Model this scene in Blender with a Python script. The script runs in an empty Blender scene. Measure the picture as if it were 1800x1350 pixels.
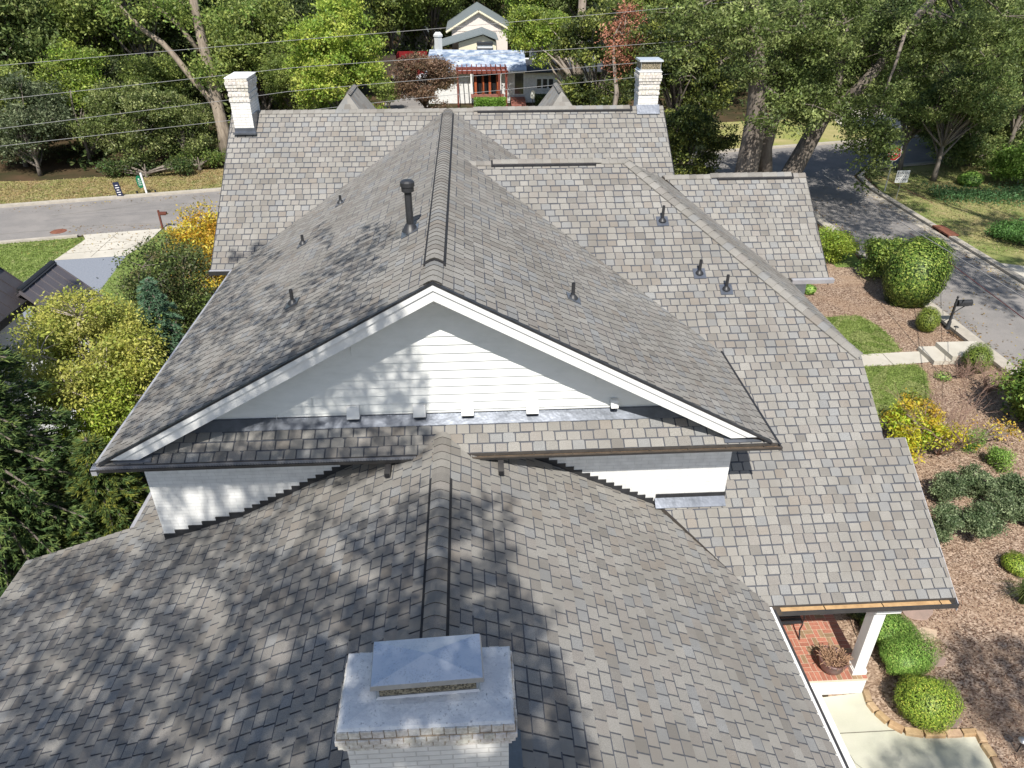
import bpy, math, random
import numpy as np
from mathutils import Vector

# ---------------------------------------------------------------- camera, world, sun, exposure
CAMZ = 12.5
FPX = 1293.5; PITCH = math.radians(31.14); YAW = math.radians(3.245)
sc = bpy.context.scene
cam_data = bpy.data.cameras.new("camera"); cam = bpy.data.objects.new("camera", cam_data)
sc.collection.objects.link(cam); sc.camera = cam
cam.location = (0, 0, CAMZ)
cam.rotation_euler = (math.pi/2 - PITCH, 0, -YAW)
cam_data.sensor_width = 36; cam_data.lens = FPX/1800*36
cam_data.clip_start = .1; cam_data.clip_end = 2000
SUNV = Vector((0.07, 1.0, -1.27)).normalized()          # the way the light travels
elev = math.asin(-SUNV.z)
world = bpy.data.worlds.new("World"); sc.world = world; world.use_nodes = True
wn = world.node_tree.nodes; sky = wn.new('ShaderNodeTexSky'); sky.sky_type = 'NISHITA'
sky.sun_disc = False; sky.sun_elevation = elev
sky.sun_rotation = math.atan2(-SUNV.x, -SUNV.y)
world.node_tree.links.new(sky.outputs[0], wn['Background'].inputs[0]); wn['Background'].inputs[1].default_value = 0.10
sun_data = bpy.data.lights.new("sun", 'SUN'); sun_data.energy = 4.9; sun_data.angle = math.radians(0.53)
sun_data.color = (1, .95, .87)
sun = bpy.data.objects.new("sun", sun_data); sc.collection.objects.link(sun)
sun.rotation_euler = SUNV.to_track_quat('-Z', 'Y').to_euler(); sun.location = (0, -20, 40)
sc.view_settings.view_transform = 'Standard'; sc.view_settings.look = 'None'
sc.view_settings.gamma = 1; sc.view_settings.exposure = 0.35
sc.cycles.max_bounces = 6; sc.cycles.transparent_max_bounces = 8

# ---------------------------------------------------------------- helpers
C = sc.collection
FW = Vector((math.sin(YAW)*math.cos(PITCH), math.cos(YAW)*math.cos(PITCH), -math.sin(PITCH)))
RT = Vector((math.cos(YAW), -math.sin(YAW), 0)); UP = RT.cross(FW)
CAMP = Vector((0, 0, CAMZ))
def ray(x, y): return FW + RT*((x-900)/FPX) + UP*((675-y)/FPX)
def at(x, y, z=0.0):                    # survey: a point seen at (x, y) lying at height z
    d = ray(x, y); return CAMP + d*((z-CAMZ)/d.z)
def aty(x, y, Y):                       # the same for a point in the vertical plane at depth Y
    d = ray(x, y); return CAMP + d*(Y/d.y)
def mpp(p): return (Vector(p)-CAMP).dot(FW)/FPX
R = random.Random(7)

def tagp(o, label=None, cat=None, group=None, kind=None):
    if label: o['label'] = label
    if cat: o['category'] = cat
    if group: o['group'] = group
    if kind: o['kind'] = kind
    return o
def thing(name, label, cat, loc=(0,0,0), group=None, kind=None, rotz=0):
    o = bpy.data.objects.new(name, None); C.objects.link(o); o.location = loc; o.rotation_euler = (0,0,rotz)
    o.empty_display_size = .2
    return tagp(o, label, cat, group, kind)
def rootloc(p):
    v = Vector((0,0,0))
    while p is not None: v = v + p.location; p = p.parent
    return v
def link(name, me, mat, parent=None, loc=None):
    o = bpy.data.objects.new(name, me); C.objects.link(o)
    if mat is not None and len(me.materials) == 0:
        for m in (mat if isinstance(mat, (list, tuple)) else [mat]): me.materials.append(m)
    if parent is not None: o.parent = parent
    elif loc is not None: o.location = loc
    return o
def copy_thing(o, loc, rotz=0, scale=1.0, label=None):
    c = o.copy(); C.objects.link(c); c.location = loc; c.rotation_euler = (0,0,rotz)
    c.scale = (scale,)*3 if not isinstance(scale, tuple) else scale
    if label: c['label'] = label
    for ch in list(o.children):
        d = ch.copy(); C.objects.link(d); d.parent = c
        for g in list(ch.children):
            e = g.copy(); C.objects.link(e); e.parent = d
    return c

class MB:
    def __init__(s): s.v = []; s.f = []; s.c = []; s.m = []; s.smooth = False
    def face(s, pts, col=(1,1,1), mi=0):
        n = len(s.v); s.v += [tuple(p) for p in pts]; s.f.append(tuple(range(n, n+len(pts)))); s.c.append(col); s.m.append(mi)
    def box(s, a, b, col=(1,1,1), mi=0):
        x0,y0,z0 = a; x1,y1,z1 = b
        s.hexa([(x0,y0,z0),(x1,y0,z0),(x1,y1,z0),(x0,y1,z0)], [(x0,y0,z1),(x1,y0,z1),(x1,y1,z1),(x0,y1,z1)], col, mi)
    def hexa(s, lo, hi, col=(1,1,1), mi=0):     # lower and upper loops, counter-clockwise from above
        n = len(s.v); k = len(lo); s.v += [tuple(p) for p in lo] + [tuple(p) for p in hi]
        F = [tuple(n+i for i in reversed(range(k))), tuple(n+k+i for i in range(k))]
        F += [(n+i, n+(i+1)%k, n+k+(i+1)%k, n+k+i) for i in range(k)]
        s.f += F; s.c += [col]*len(F); s.m += [mi]*len(F)
    def obox(s, c, u, v, w, col=(1,1,1), mi=0):  # centre and three half-axes
        c = Vector(c); u = Vector(u); v = Vector(v); w = Vector(w)
        s.hexa([c-u-v-w, c+u-v-w, c+u+v-w, c-u+v-w], [c-u-v+w, c+u-v+w, c+u+v+w, c-u+v+w], col, mi)
    def bar(s, a, b, w, h, up=(0,0,1), col=(1,1,1), mi=0):
        a = Vector(a); b = Vector(b); d = (b-a); L = d.length; d.normalize()
        sd = d.cross(Vector(up)); sd.normalize(); u2 = sd.cross(d)
        s.obox((a+b)/2, d*L/2, sd*w/2, u2*h/2, col, mi)
    def tube(s, pts, rad, n=6, cap=True, col=(1,1,1), mi=0):
        pts = [Vector(p) for p in pts]; k = len(pts)
        if not hasattr(rad, '__len__'): rad = [rad]*k
        base = len(s.v); prev = None
        for i, p in enumerate(pts):
            d = (pts[min(i+1,k-1)] - pts[max(i-1,0)]).normalized()
            ref = prev if prev is not None else (Vector((1,0,0)) if abs(d.x) < .9 else Vector((0,1,0)))
            a = (ref - d*ref.dot(d)).normalized(); prev = a; b = d.cross(a)
            for j in range(n):
                t = 2*math.pi*j/n; s.v.append(tuple(p + (a*math.cos(t) + b*math.sin(t))*rad[i]))
        for i in range(k-1):
            for j in range(n):
                s.f.append((base+i*n+j, base+i*n+(j+1)%n, base+(i+1)*n+(j+1)%n, base+(i+1)*n+j)); s.c.append(col); s.m.append(mi)
        if cap:
            s.f.append(tuple(base+j for j in reversed(range(n)))); s.f.append(tuple(base+(k-1)*n+j for j in range(n)))
            s.c += [col]*2; s.m += [mi]*2
    def lathe(s, prof, c=(0,0,0), n=24, col=(1,1,1), mi=0, axis=None):
        c = Vector(c); base = len(s.v)
        ax = Vector(axis).normalized() if axis else Vector((0,0,1))
        a = (Vector((1,0,0)) - ax*ax.x).normalized(); b = ax.cross(a)
        for r, z in prof:
            for j in range(n):
                t = 2*math.pi*j/n; s.v.append(tuple(c + (a*math.cos(t)+b*math.sin(t))*r + ax*z))
        for i in range(len(prof)-1):
            for j in range(n):
                s.f.append((base+i*n+j, base+i*n+(j+1)%n, base+(i+1)*n+(j+1)%n, base+(i+1)*n+j)); s.c.append(col); s.m.append(mi)
    def build(s, name, mat, parent=None, loc=None, smooth=False, bevel=0):
        off = rootloc(parent) if parent is not None else Vector(loc or (0,0,0))
        V = np.array(s.v, dtype=np.float32).reshape(-1,3) - np.array(off, dtype=np.float32)
        me = bpy.data.meshes.new(name); me.from_pydata(V.tolist(), [], s.f)
        cols = s.c
        if any(c != (1,1,1) for c in cols):
            ca = me.color_attributes.new('tint', 'FLOAT_COLOR', 'CORNER')
            ln = np.array([len(f) for f in s.f]); arr = np.ones((ln.sum(), 4), dtype=np.float32)
            arr[:, :3] = np.repeat(np.array(cols, dtype=np.float32), ln, axis=0)
            ca.data.foreach_set('color', arr.ravel())
        else:
            ca = me.color_attributes.new('tint', 'FLOAT_COLOR', 'CORNER')
            ca.data.foreach_set('color', np.ones(len(ca.data)*4, dtype=np.float32))
        o = link(name, me, mat, parent, loc)
        me.polygons.foreach_set('material_index', s.m)
        if smooth: me.polygons.foreach_set('use_smooth', [True]*len(s.f))
        me.update()
        if bevel:
            b = o.modifiers.new('bevel', 'BEVEL'); b.width = bevel; b.segments = 2; b.limit_method = 'ANGLE'
        return o

# ---------------------------------------------------------------- materials
def M(name, c1, c2=None, scale=4, rough=.8, bump=0, bscale=None, tint=False, metal=0, stretch=None, lo=.35, hi=.65, detail=6, c3=None, s3=.7, spec=.3, trans=0, tex='noise', c3mix=1.0):
    m = bpy.data.materials.new(name); m.use_nodes = True
    nt = m.node_tree; N = nt.nodes; L = nt.links; b = N['Principled BSDF']
    b.inputs['Roughness'].default_value = rough; b.inputs['Metallic'].default_value = metal
    b.inputs['Specular IOR Level'].default_value = spec
    tc = N.new('ShaderNodeTexCoord'); mp = N.new('ShaderNodeMapping'); L.new(tc.outputs['Object'], mp.inputs[0])
    if stretch: mp.inputs['Scale'].default_value = stretch
    def noise(sc_, det=detail, tex=tex):
        t = N.new('ShaderNodeTexNoise') if tex == 'noise' else N.new('ShaderNodeTexVoronoi')
        t.inputs['Scale'].default_value = sc_
        if tex == 'noise': t.inputs['Detail'].default_value = det; t.inputs['Roughness'].default_value = .65
        L.new(mp.outputs[0], t.inputs['Vector']); return t.outputs['Fac'] if tex == 'noise' else t.outputs['Color']
    def mix(fac, a, b_, mode='MIX'):
        x = N.new('ShaderNodeMix'); x.data_type = 'RGBA'; x.blend_type = mode
        if isinstance(fac, float): x.inputs[0].default_value = fac
        else: L.new(fac, x.inputs[0])
        for i, v in ((6, a), (7, b_)):
            if isinstance(v, tuple): x.inputs[i].default_value = (*v, 1)
            else: L.new(v, x.inputs[i])
        return x.outputs[2]
    def ramp(src, a, b_):
        r = N.new('ShaderNodeMapRange'); r.inputs[1].default_value = a; r.inputs[2].default_value = b_; L.new(src, r.inputs[0]); return r.outputs[0]
    col = c1
    if c2: col = mix(ramp(noise(scale), lo, hi), c1, c2)
    if c3:
        f3 = N.new('ShaderNodeMath'); f3.operation = 'MULTIPLY'; L.new(ramp(noise(s3, 3, 'noise'), .42, .62), f3.inputs[0]); f3.inputs[1].default_value = c3mix; col = mix(f3.outputs[0], col, c3)
    if tint:
        a = N.new('ShaderNodeAttribute'); a.attribute_name = 'tint'
        col = mix(1.0, col, a.outputs['Color'], 'MULTIPLY')
    if isinstance(col, tuple): b.inputs['Base Color'].default_value = (*col, 1)
    else: L.new(col, b.inputs['Base Color'])
    if bump:
        bp = N.new('ShaderNodeBump'); bp.inputs['Strength'].default_value = bump; bp.inputs['Distance'].default_value = .02
        L.new(noise(bscale or scale*3, 3), bp.inputs['Height']); L.new(bp.outputs[0], b.inputs['Normal'])
    if trans:
        tr = N.new('ShaderNodeBsdfTranslucent'); ms = N.new('ShaderNodeMixShader'); ms.inputs[0].default_value = trans
        if isinstance(col, tuple): tr.inputs[0].default_value = (*col, 1)
        else:
            g = N.new('ShaderNodeGamma'); g.inputs[1].default_value = .85; L.new(col, g.inputs[0]); L.new(g.outputs[0], tr.inputs[0])
        L.new(b.outputs[0], ms.inputs[1]); L.new(tr.outputs[0], ms.inputs[2]); L.new(ms.outputs[0], N['Material Output'].inputs[0])
    return m
def brick_mat(name, base, mortar, bw, bh, along='x', bump=.5, tint=False, msize=.06, c2=None):
    m = bpy.data.materials.new(name); m.use_nodes = True; nt = m.node_tree; N = nt.nodes; L = nt.links; b = N['Principled BSDF']
    b.inputs['Roughness'].default_value = .75; b.inputs['Specular IOR Level'].default_value = .25
    tc = N.new('ShaderNodeTexCoord'); sp = N.new('ShaderNodeSeparateXYZ'); cb = N.new('ShaderNodeCombineXYZ'); L.new(tc.outputs['Object'], sp.inputs[0])
    ad = N.new('ShaderNodeMath'); ad.operation = 'ADD'; L.new(sp.outputs[0], ad.inputs[0]); L.new(sp.outputs[1], ad.inputs[1])
    L.new(ad.outputs[0], cb.inputs[0]); L.new(sp.outputs[2], cb.inputs[1])
    t = N.new('ShaderNodeTexBrick'); L.new(cb.outputs[0], t.inputs['Vector'])
    t.inputs['Color1'].default_value = (*base, 1); t.inputs['Color2'].default_value = (*(c2 or tuple(x*.93 for x in base)), 1); t.inputs['Mortar'].default_value = (*mortar, 1)
    t.inputs['Scale'].default_value = 1; t.inputs['Brick Width'].default_value = bw; t.inputs['Row Height'].default_value = bh
    t.inputs['Mortar Size'].default_value = bh*msize; t.inputs['Mortar Smooth'].default_value = .3
    nz = N.new('ShaderNodeTexNoise'); nz.inputs['Scale'].default_value = 6; nz.inputs['Detail'].default_value = 6; L.new(tc.outputs['Object'], nz.inputs['Vector'])
    rr = N.new('ShaderNodeMapRange'); rr.inputs[1].default_value = .3; rr.inputs[2].default_value = .7; rr.inputs[3].default_value = .86; rr.inputs[4].default_value = 1.04; L.new(nz.outputs['Fac'], rr.inputs[0])
    x = N.new('ShaderNodeMix'); x.data_type = 'RGBA'; x.blend_type = 'MULTIPLY'; x.inputs[0].default_value = 1
    L.new(t.outputs['Color'], x.inputs[6]); L.new(rr.outputs[0], x.inputs[7]); L.new(x.outputs[2], b.inputs['Base Color'])
    bp = N.new('ShaderNodeBump'); bp.inputs['Strength'].default_value = bump; bp.inputs['Distance'].default_value = .01; bp.invert = True
    L.new(t.outputs['Fac'], bp.inputs['Height']); L.new(bp.outputs[0], b.inputs['Normal'])
    return m
MAT = {}
MAT['shingle'] = M('shingle', (.66,.66,.66), (1,1,1), 90, .92, .35, 160, tint=True, lo=.3, hi=.62, c3=(.76,.75,.735), s3=.8, detail=2, spec=.15)
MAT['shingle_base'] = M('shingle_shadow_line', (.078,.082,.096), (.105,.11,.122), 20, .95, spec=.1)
MAT['deck_edge'] = M('roof_deck_edge', (.05,.045,.042), (.08,.07,.06), 8, .8)
MAT['vent_black'] = M('black_vent_plastic', (.018,.018,.02), (.03,.03,.033), 12, .7)
MAT['black_metal'] = M('black_metal', (.022,.023,.025), (.035,.036,.04), 7, .45, spec=.5)
MAT['flash'] = M('dented_flashing', (.13,.145,.17), (.20,.22,.26), 3, .32, .35, 3.5, metal=.6, spec=.6)
MAT['white'] = M('white_trim_paint', (.80,.80,.78), (.74,.745,.73), 3, .5)
MAT['siding'] = M('white_siding', (.78,.79,.77), (.70,.715,.69), 3, .6, .12, 30, stretch=(1,1,2.5), c3=(.80,.81,.79), s3=.9, c3mix=.6)
MAT['soffit'] = M('soffit_paint', (.70,.71,.69), (.66,.67,.65), 2, .7)
MAT['wbrick'] = brick_mat('white_painted_brick', (.80,.805,.79), (.64,.65,.64), .24, .072, bump=.45)
MAT['wbrick_ch'] = brick_mat('white_painted_brick_chimney', (.80,.79,.76), (.62,.61,.58), .21, .068, bump=.7, msize=.09)
MAT['wbrick_piece'] = M('painted_brick_piece', (.80,.79,.76), (.52,.49,.44), 22, .75, .4, 30, tint=True)
MAT['crown'] = M('mortar_crown', (.80,.80,.79), (.26,.26,.27), 34, .85, .6, 14, c3=(.60,.61,.63), s3=5, c3mix=.75, detail=9, lo=.56, hi=.70)
MAT['galv'] = M('galvanised_sheet', (.58,.64,.72), (.30,.33,.38), 60, .36, .06, 30, metal=.35, c3=(.66,.70,.76), s3=6, spec=.6, lo=.52, hi=.75)
MAT['galv_edge'] = M('galvanised_edge', (.55,.56,.56), (.45,.46,.47), 10, .4, metal=.6)
MAT['mesh'] = M('spark_mesh', (.10,.085,.06), (.34,.29,.20), 60, .6, tex='voronoi')
MAT['gutter'] = M('dark_gutter', (.035,.035,.038), (.055,.052,.05), 4, .45, spec=.5)
MAT['gutter_brown'] = M('brown_gutter', (.10,.08,.062), (.06,.05,.04), 6, .6)
MAT['gutter_silver'] = M('silver_gutter', (.52,.52,.54), (.42,.42,.45), 4, .4, metal=.3)
MAT['tanwood'] = M('tan_gutter_floor', (.55,.36,.18), (.40,.25,.12), 7, .7)
MAT['litter'] = M('gutter_litter', (.22,.15,.09), (.10,.07,.045), 30, .9, .5)
MAT['bark'] = M('bark', (.26,.225,.19), (.12,.10,.085), 5, .95, .9, 9, stretch=(1,1,.22), tint=True, detail=8)
MAT['leaf'] = M('leaf', (1,1,1), None, rough=.5, tint=True, trans=.34, spec=.35)
MAT['needle'] = M('needle', (1,1,1), None, rough=.6, tint=True, trans=.2, spec=.25)
MAT['twig'] = M('bare_twig', (.30,.20,.16), (.20,.13,.10), 10, .9)
MAT['grass'] = M('lawn_grass', (.15,.215,.055), (.235,.29,.10), 1.6, .95, .6, 60, c3=(.13,.19,.045), s3=1.4, c3mix=.7, detail=10, spec=.1)
MAT['drygrass'] = M('dry_grass', (.30,.26,.10), (.33,.22,.12), 1.3, .95, .6, 40, c3=(.22,.24,.08), s3=.35, detail=10, spec=.1)
MAT['goldgrass'] = M('golden_lawn', (.40,.35,.17), (.30,.28,.12), 1.0, .95, .6, 40, c3=(.25,.28,.08), s3=.3, detail=10, spec=.1)
MAT['mixgrass'] = M('patchy_lawn', (.23,.24,.09), (.36,.30,.15), 1.2, .95, .6, 40, c3=(.18,.22,.07), s3=.4, detail=10, spec=.1)
MAT['mulch'] = M('pine_bark_mulch', (.56,.43,.33), (.12,.075,.05), 22, .95, .8, 30, c3=(.36,.25,.17), s3=.7, lo=.12, hi=.8, spec=.1, tex='voronoi', stretch=(1,1.7,1), c3mix=.55)
MAT['soil'] = M('woodland_floor', (.06,.05,.028), (.035,.04,.018), 1.5, 1, .8, 12, c3=(.10,.065,.04), s3=.25, detail=10, spec=.05)
MAT['asphalt'] = M('asphalt', (.26,.245,.235), (.185,.178,.172), 45, .9, .3, 120, c3=(.29,.27,.255), s3=.6, c3mix=.6, spec=.2)
MAT['pavers'] = M('grey_driveway', (.20,.22,.26), (.25,.27,.31), 14, .9, .3, 60)
MAT['concrete'] = M('pale_concrete', (.52,.49,.42), (.45,.42,.36), 1.2, .85, .2, 40, c3=(.56,.53,.46), s3=.5, spec=.2)
MAT['drive'] = M('driveway_concrete', (.50,.50,.40), (.43,.43,.35), .9, .85, .25, 30, c3=(.54,.53,.44), s3=.6, spec=.2, detail=8)
MAT['crack'] = M('dark_joint', (.16,.15,.12), rough=.95)  # dark tone of the concrete joints and pavement cracks themselves
MAT['kerb'] = M('kerb_concrete', (.46,.42,.36), (.36,.33,.28), 3, .9, .3, 30)
MAT['stone'] = M('edging_stone', (.46,.33,.20), (.30,.20,.12), 6, .85, .5, 14, tint=True)
MAT['flag'] = M('flagstone', (.36,.27,.23), (.28,.22,.19), 4, .85, .3, 20, tint=True)
MAT['redbrick'] = M('red_brick', (.44,.185,.125), (.34,.14,.095), 18, .85, .3, 40, tint=True)
MAT['mortar'] = M('pale_mortar', (.62,.54,.42), (.52,.46,.36), 20, .95)
MAT['pot'] = M('glazed_pot', (.17,.095,.085), (.12,.065,.06), 5, .4, spec=.5)
MAT['metalroof'] = M('standing_seam_roof', (.115,.105,.115), (.135,.125,.135), 2, .45, metal=.3, spec=.5)
MAT['stucco'] = M('grey_white_render', (.62,.64,.66), (.56,.58,.60), 3, .9)
MAT['timber'] = M('weathered_timber', (.30,.26,.21), (.16,.13,.10), 9, .9, stretch=(1,1,.3))
MAT['pinkwall'] = M('pale_pink_boards', (.72,.66,.61), (.67,.61,.57), 3, .8)
MAT['cream'] = M('cream_trim', (.72,.66,.50), rough=.7)
MAT['greyroof'] = M('grey_roofing', (.16,.19,.20), (.21,.24,.25), 6, .9, .2)
MAT['tarp'] = M('roof_underlay', (.16,.22,.32), (.48,.53,.60), 1.3, .6, .2, 6, detail=9, lo=.42, hi=.58)
MAT['darkroof'] = M('dark_roofing', (.035,.04,.05), (.06,.065,.075), 3, .85)
MAT['redwood'] = M('red_stained_wood', (.20,.055,.04), (.13,.035,.025), 8, .6)
MAT['orangewood'] = M('red_door_wood', (.42,.11,.04), (.32,.08,.03), 8, .5)
MAT['glass'] = M('dark_window', (.02,.025,.03), (.05,.055,.06), 3, .12, spec=.7)
MAT['farbrick'] = M('far_brick', (.30,.13,.10), (.22,.09,.07), 6, .9)
MAT['red'] = M('red_painted_steel', (.24,.012,.016), (.17,.01,.012), 3, .5, spec=.4)
MAT['signred'] = M('sign_red', (.55,.02,.025), rough=.5)
MAT['signwhite'] = M('sign_white', (.78,.78,.76), rough=.5)
MAT['navy'] = M('navy_sign', (.02,.025,.06), rough=.5)
MAT['green'] = M('green_sign', (.01,.14,.07), rough=.5)
MAT['signink'] = M('sign_ink', (.03,.03,.035), rough=.6)
MAT['rust'] = M('rusty_iron', (.25,.10,.06), (.16,.065,.045), 9, .85)
MAT['brownmetal'] = M('brown_post', (.16,.05,.035), (.11,.04,.03), 6, .7)
MAT['wire'] = M('cable', (.34,.34,.33), rough=.5)
MAT['wirewhite'] = M('pale_cable', (.28,.28,.28), rough=.5)
MAT['wirered'] = M('dark_red_cable', (.16,.05,.05), rough=.6)
MAT['dark'] = M('dark_void', (.012,.012,.014), rough=.9)
MAT['bluetarp'] = M('blue_white_sheet', (.65,.67,.72), (.06,.12,.35), 1.2, .6, lo=.5, hi=.6)
MAT['fence'] = M('dark_fence', (.055,.042,.035), (.085,.065,.05), 4, .9)
# ---------------------------------------------------------------- shingled roofs
from mathutils.geometry import tessellate_polygon
def lerp3(a, b, t): return tuple(a[i]+(b[i]-a[i])*t for i in range(3))
def shingle_tint(r):
    k = r.random()
    if k < .56: c = lerp3((.31,.302,.283), (.35,.34,.32), r.random())
    elif k < .74: c = lerp3((.295,.280,.262), (.322,.306,.286), r.random())
    elif k < .86: c = lerp3((.285,.29,.292), (.31,.315,.315), r.random())
    elif k < .95: c = lerp3((.25,.24,.225), (.28,.268,.25), r.random())
    else: c = (.30,.277,.25)
    j = r.uniform(.87, .99); return (c[0]*j, c[1]*j*.99, c[2]*j*.975)
def clip_convex(sub, poly):
    out = sub; k = len(poly)
    for i in range(k):
        ax, ay = poly[i]; bx, by = poly[(i+1) % k]; inp = out; out = []
        if not inp: return []
        def side(p): return (bx-ax)*(p[1]-ay) - (by-ay)*(p[0]-ax)
        for j in range(len(inp)):
            p = inp[j]; q = inp[(j+1) % len(inp)]; sp = side(p); sq = side(q)
            if sp >= 0: out.append(p)
            if (sp >= 0) != (sq >= 0):
                t = sp/(sp-sq); out.append((p[0]+(q[0]-p[0])*t, p[1]+(q[1]-p[1])*t))
    return out
def ccw(poly):
    a = sum(poly[i][0]*poly[(i+1)%len(poly)][1] - poly[(i+1)%len(poly)][0]*poly[i][1] for i in range(len(poly)))
    return poly if a > 0 else poly[::-1]
def plane(gx, gy, p):                     # z rises by gx per x and gy per y; passes through p
    return (gx, gy, p[2]-gx*p[0]-gy*p[1])
def pz_(pl, x, y): return pl[0]*x + pl[1]*y + pl[2]
EXP = .172; TW = .207
def roof_slope(parent, pl, polys, seed, name='roof_slope', thick=.11, course0=None, tw=TW):
    r = random.Random(seed)
    a, b, c = pl; g = math.hypot(a, b); q = math.sqrt(1+g*g)
    S = Vector((a/g, b/g, g))/q; U = Vector((b/g, -a/g, 0)); Nn = Vector((-a, -b, 1))/q
    O = Vector((0, 0, c))
    def us(x, y): p = Vector((x, y, pz_(pl, x, y))) - O; return (p.dot(U), p.dot(S))
    def P(u, s, n): return O + U*u + S*s + Nn*n
    PU = [ccw([us(*p) for p in poly]) for poly in polys]
    mb = MB()
    for poly in polys:                     # the dark sheet that shows in the slits, with the deck beneath it
        top = [Vector((x, y, pz_(pl, x, y))) for x, y in ccw(list(poly))]
        k = len(top); lo = [p - Vector((0,0,thick)) for p in top]
        n = len(mb.v); mb.v += [tuple(p) for p in lo] + [tuple(p) for p in top]
        mb.f.append(tuple(n+k+i for i in range(k))); mb.c.append((1,1,1)); mb.m.append(1)
        mb.f.append(tuple(n+i for i in reversed(range(k)))); mb.c.append((1,1,1)); mb.m.append(2)
        for i in range(k): mb.f.append((n+i, n+(i+1)%k, n+k+(i+1)%k, n+k+i)); mb.c.append((1,1,1)); mb.m.append(2)
    tri = []
    for q_ in PU:                          # clip against convex pieces only
        conv = all((q_[(i+1)%len(q_)][0]-q_[i][0])*(q_[(i+2)%len(q_)][1]-q_[(i+1)%len(q_)][1])-(q_[(i+1)%len(q_)][1]-q_[i][1])*(q_[(i+2)%len(q_)][0]-q_[(i+1)%len(q_)][0]) > -1e-6 for i in range(len(q_)))
        if conv: tri.append(q_)
        else:
            for t_ in tessellate_polygon([[Vector((x, y, 0)) for x, y in q_]]): tri.append(ccw([q_[i] for i in t_]))
    smin = min(p[1] for q_ in PU for p in q_); smax = max(p[1] for q_ in PU for p in q_)
    umin = min(p[0] for q_ in PU for p in q_); umax = max(p[0] for q_ in PU for p in q_)
    s = smin if course0 is None else course0; off = 0
    def put(quad, hf, col, mi, edge):
        for poly in tri:
            cl = clip_convex(quad, poly)
            if len(cl) < 3: continue
            mb.face([P(x, y, hf(y)) for x, y in cl], col, mi); kk = len(cl)
            if edge is None: continue
            for i in range(kk):
                p1 = cl[i]; p2 = cl[(i+1)%kk]
                if abs(p1[1]-edge) < 1e-6 and abs(p2[1]-edge) < 1e-6 and abs(p1[0]-p2[0]) > 1e-4:
                    h_ = hf(edge); mb.face([P(p1[0], edge, .001), P(p2[0], edge, .001), P(p2[0], edge, h_), P(p1[0], edge, h_)], (.45,.45,.5), 1)
    while s < smax:
        off = (off + r.uniform(.36, .64)*tw) % tw
        u = umin - tw*2 + off; top = s + EXP; jit = r.uniform(-.003, .003); slits = []
        while u < umax + tw:
            w = tw*r.choice((.93, 1, 1, 1, 1.07)); g0 = .0105; lead = r.choice((0, 0, .006)) + jit
            bot = s + lead
            put([(u+g0, bot), (u+w-g0, bot), (u+w-g0, top), (u+g0, top)], lambda y, b_=bot: .017 - .011*(y-b_)/EXP, shingle_tint(r), 0, bot)
            slits.append(u+w); u += w
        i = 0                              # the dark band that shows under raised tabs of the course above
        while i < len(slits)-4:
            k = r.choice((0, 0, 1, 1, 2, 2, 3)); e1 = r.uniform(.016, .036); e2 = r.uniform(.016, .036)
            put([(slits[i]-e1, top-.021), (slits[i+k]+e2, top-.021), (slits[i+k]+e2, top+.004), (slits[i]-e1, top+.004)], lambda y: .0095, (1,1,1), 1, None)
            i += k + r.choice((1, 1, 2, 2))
        s += EXP
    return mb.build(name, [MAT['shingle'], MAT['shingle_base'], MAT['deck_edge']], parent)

def ridge_cap(parent, p0, p1, dl, dr, seed, lift=.03, w=.15, step=.19, name='ridge_cap', vent=None):
    """bent cap shingles from p0 to p1, their open edges towards p0; vent = (t0, t1) lengths of raised dark vent strip"""
    r = random.Random(seed); p0 = Vector(p0); p1 = Vector(p1); d = (p1-p0); L = d.length; d.normalize()
    dl = Vector(dl).normalized(); dr = Vector(dr).normalized()
    up = Vector((0,0,1)); up = (up - d*up.dot(d)).normalized()
    mb = MB(); t = 0
    def ring(pos, h, ww):
        base = p0 + d*pos + up*h
        return [base + dl*ww, base + dl*ww*.45 - up*0 , base + (dl+dr)*ww*.10, base + dr*ww*.45, base + dr*ww]
    while t < L-.01:
        e = min(t+step+.02, L)
        v = 1 if (vent and vent[0] <= t <= vent[1]) else 0
        h0 = lift + .016 + v*.03; h1 = lift + .004 + v*.03
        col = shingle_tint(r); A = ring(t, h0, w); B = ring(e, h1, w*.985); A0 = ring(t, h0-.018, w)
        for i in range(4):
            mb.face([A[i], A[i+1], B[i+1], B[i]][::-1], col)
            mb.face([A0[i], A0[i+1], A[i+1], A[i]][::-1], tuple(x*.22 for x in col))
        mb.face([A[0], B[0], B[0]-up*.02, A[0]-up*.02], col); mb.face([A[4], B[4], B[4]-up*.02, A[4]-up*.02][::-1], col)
        t += step
    o = mb.build(name, MAT['shingle'], parent)
    if vent:
        mv = MB(); wv = w+.036
        for h_, k in ((lift+.028, 1),):
            A = ring(vent[0]-.02, h_, wv); B = ring(vent[1]+.02, h_, wv)
            A2 = [p - up*.045 for p in A]; B2 = [p - up*.045 for p in B]
            for i in range(4):
                mv.face([A[i], A[i+1], B[i+1], B[i]][::-1]); mv.face([A2[i], A2[i+1], A[i+1], A[i]])
                mv.face([B2[i], B2[i+1], B[i+1], B[i]][::-1])
            mv.face([A[0], B[0], B2[0], A2[0]]); mv.face([A[4], B[4], B2[4], A2[4]])
        mv.build('ridge_vent', MAT['vent_black'], parent)
    return o

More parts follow.
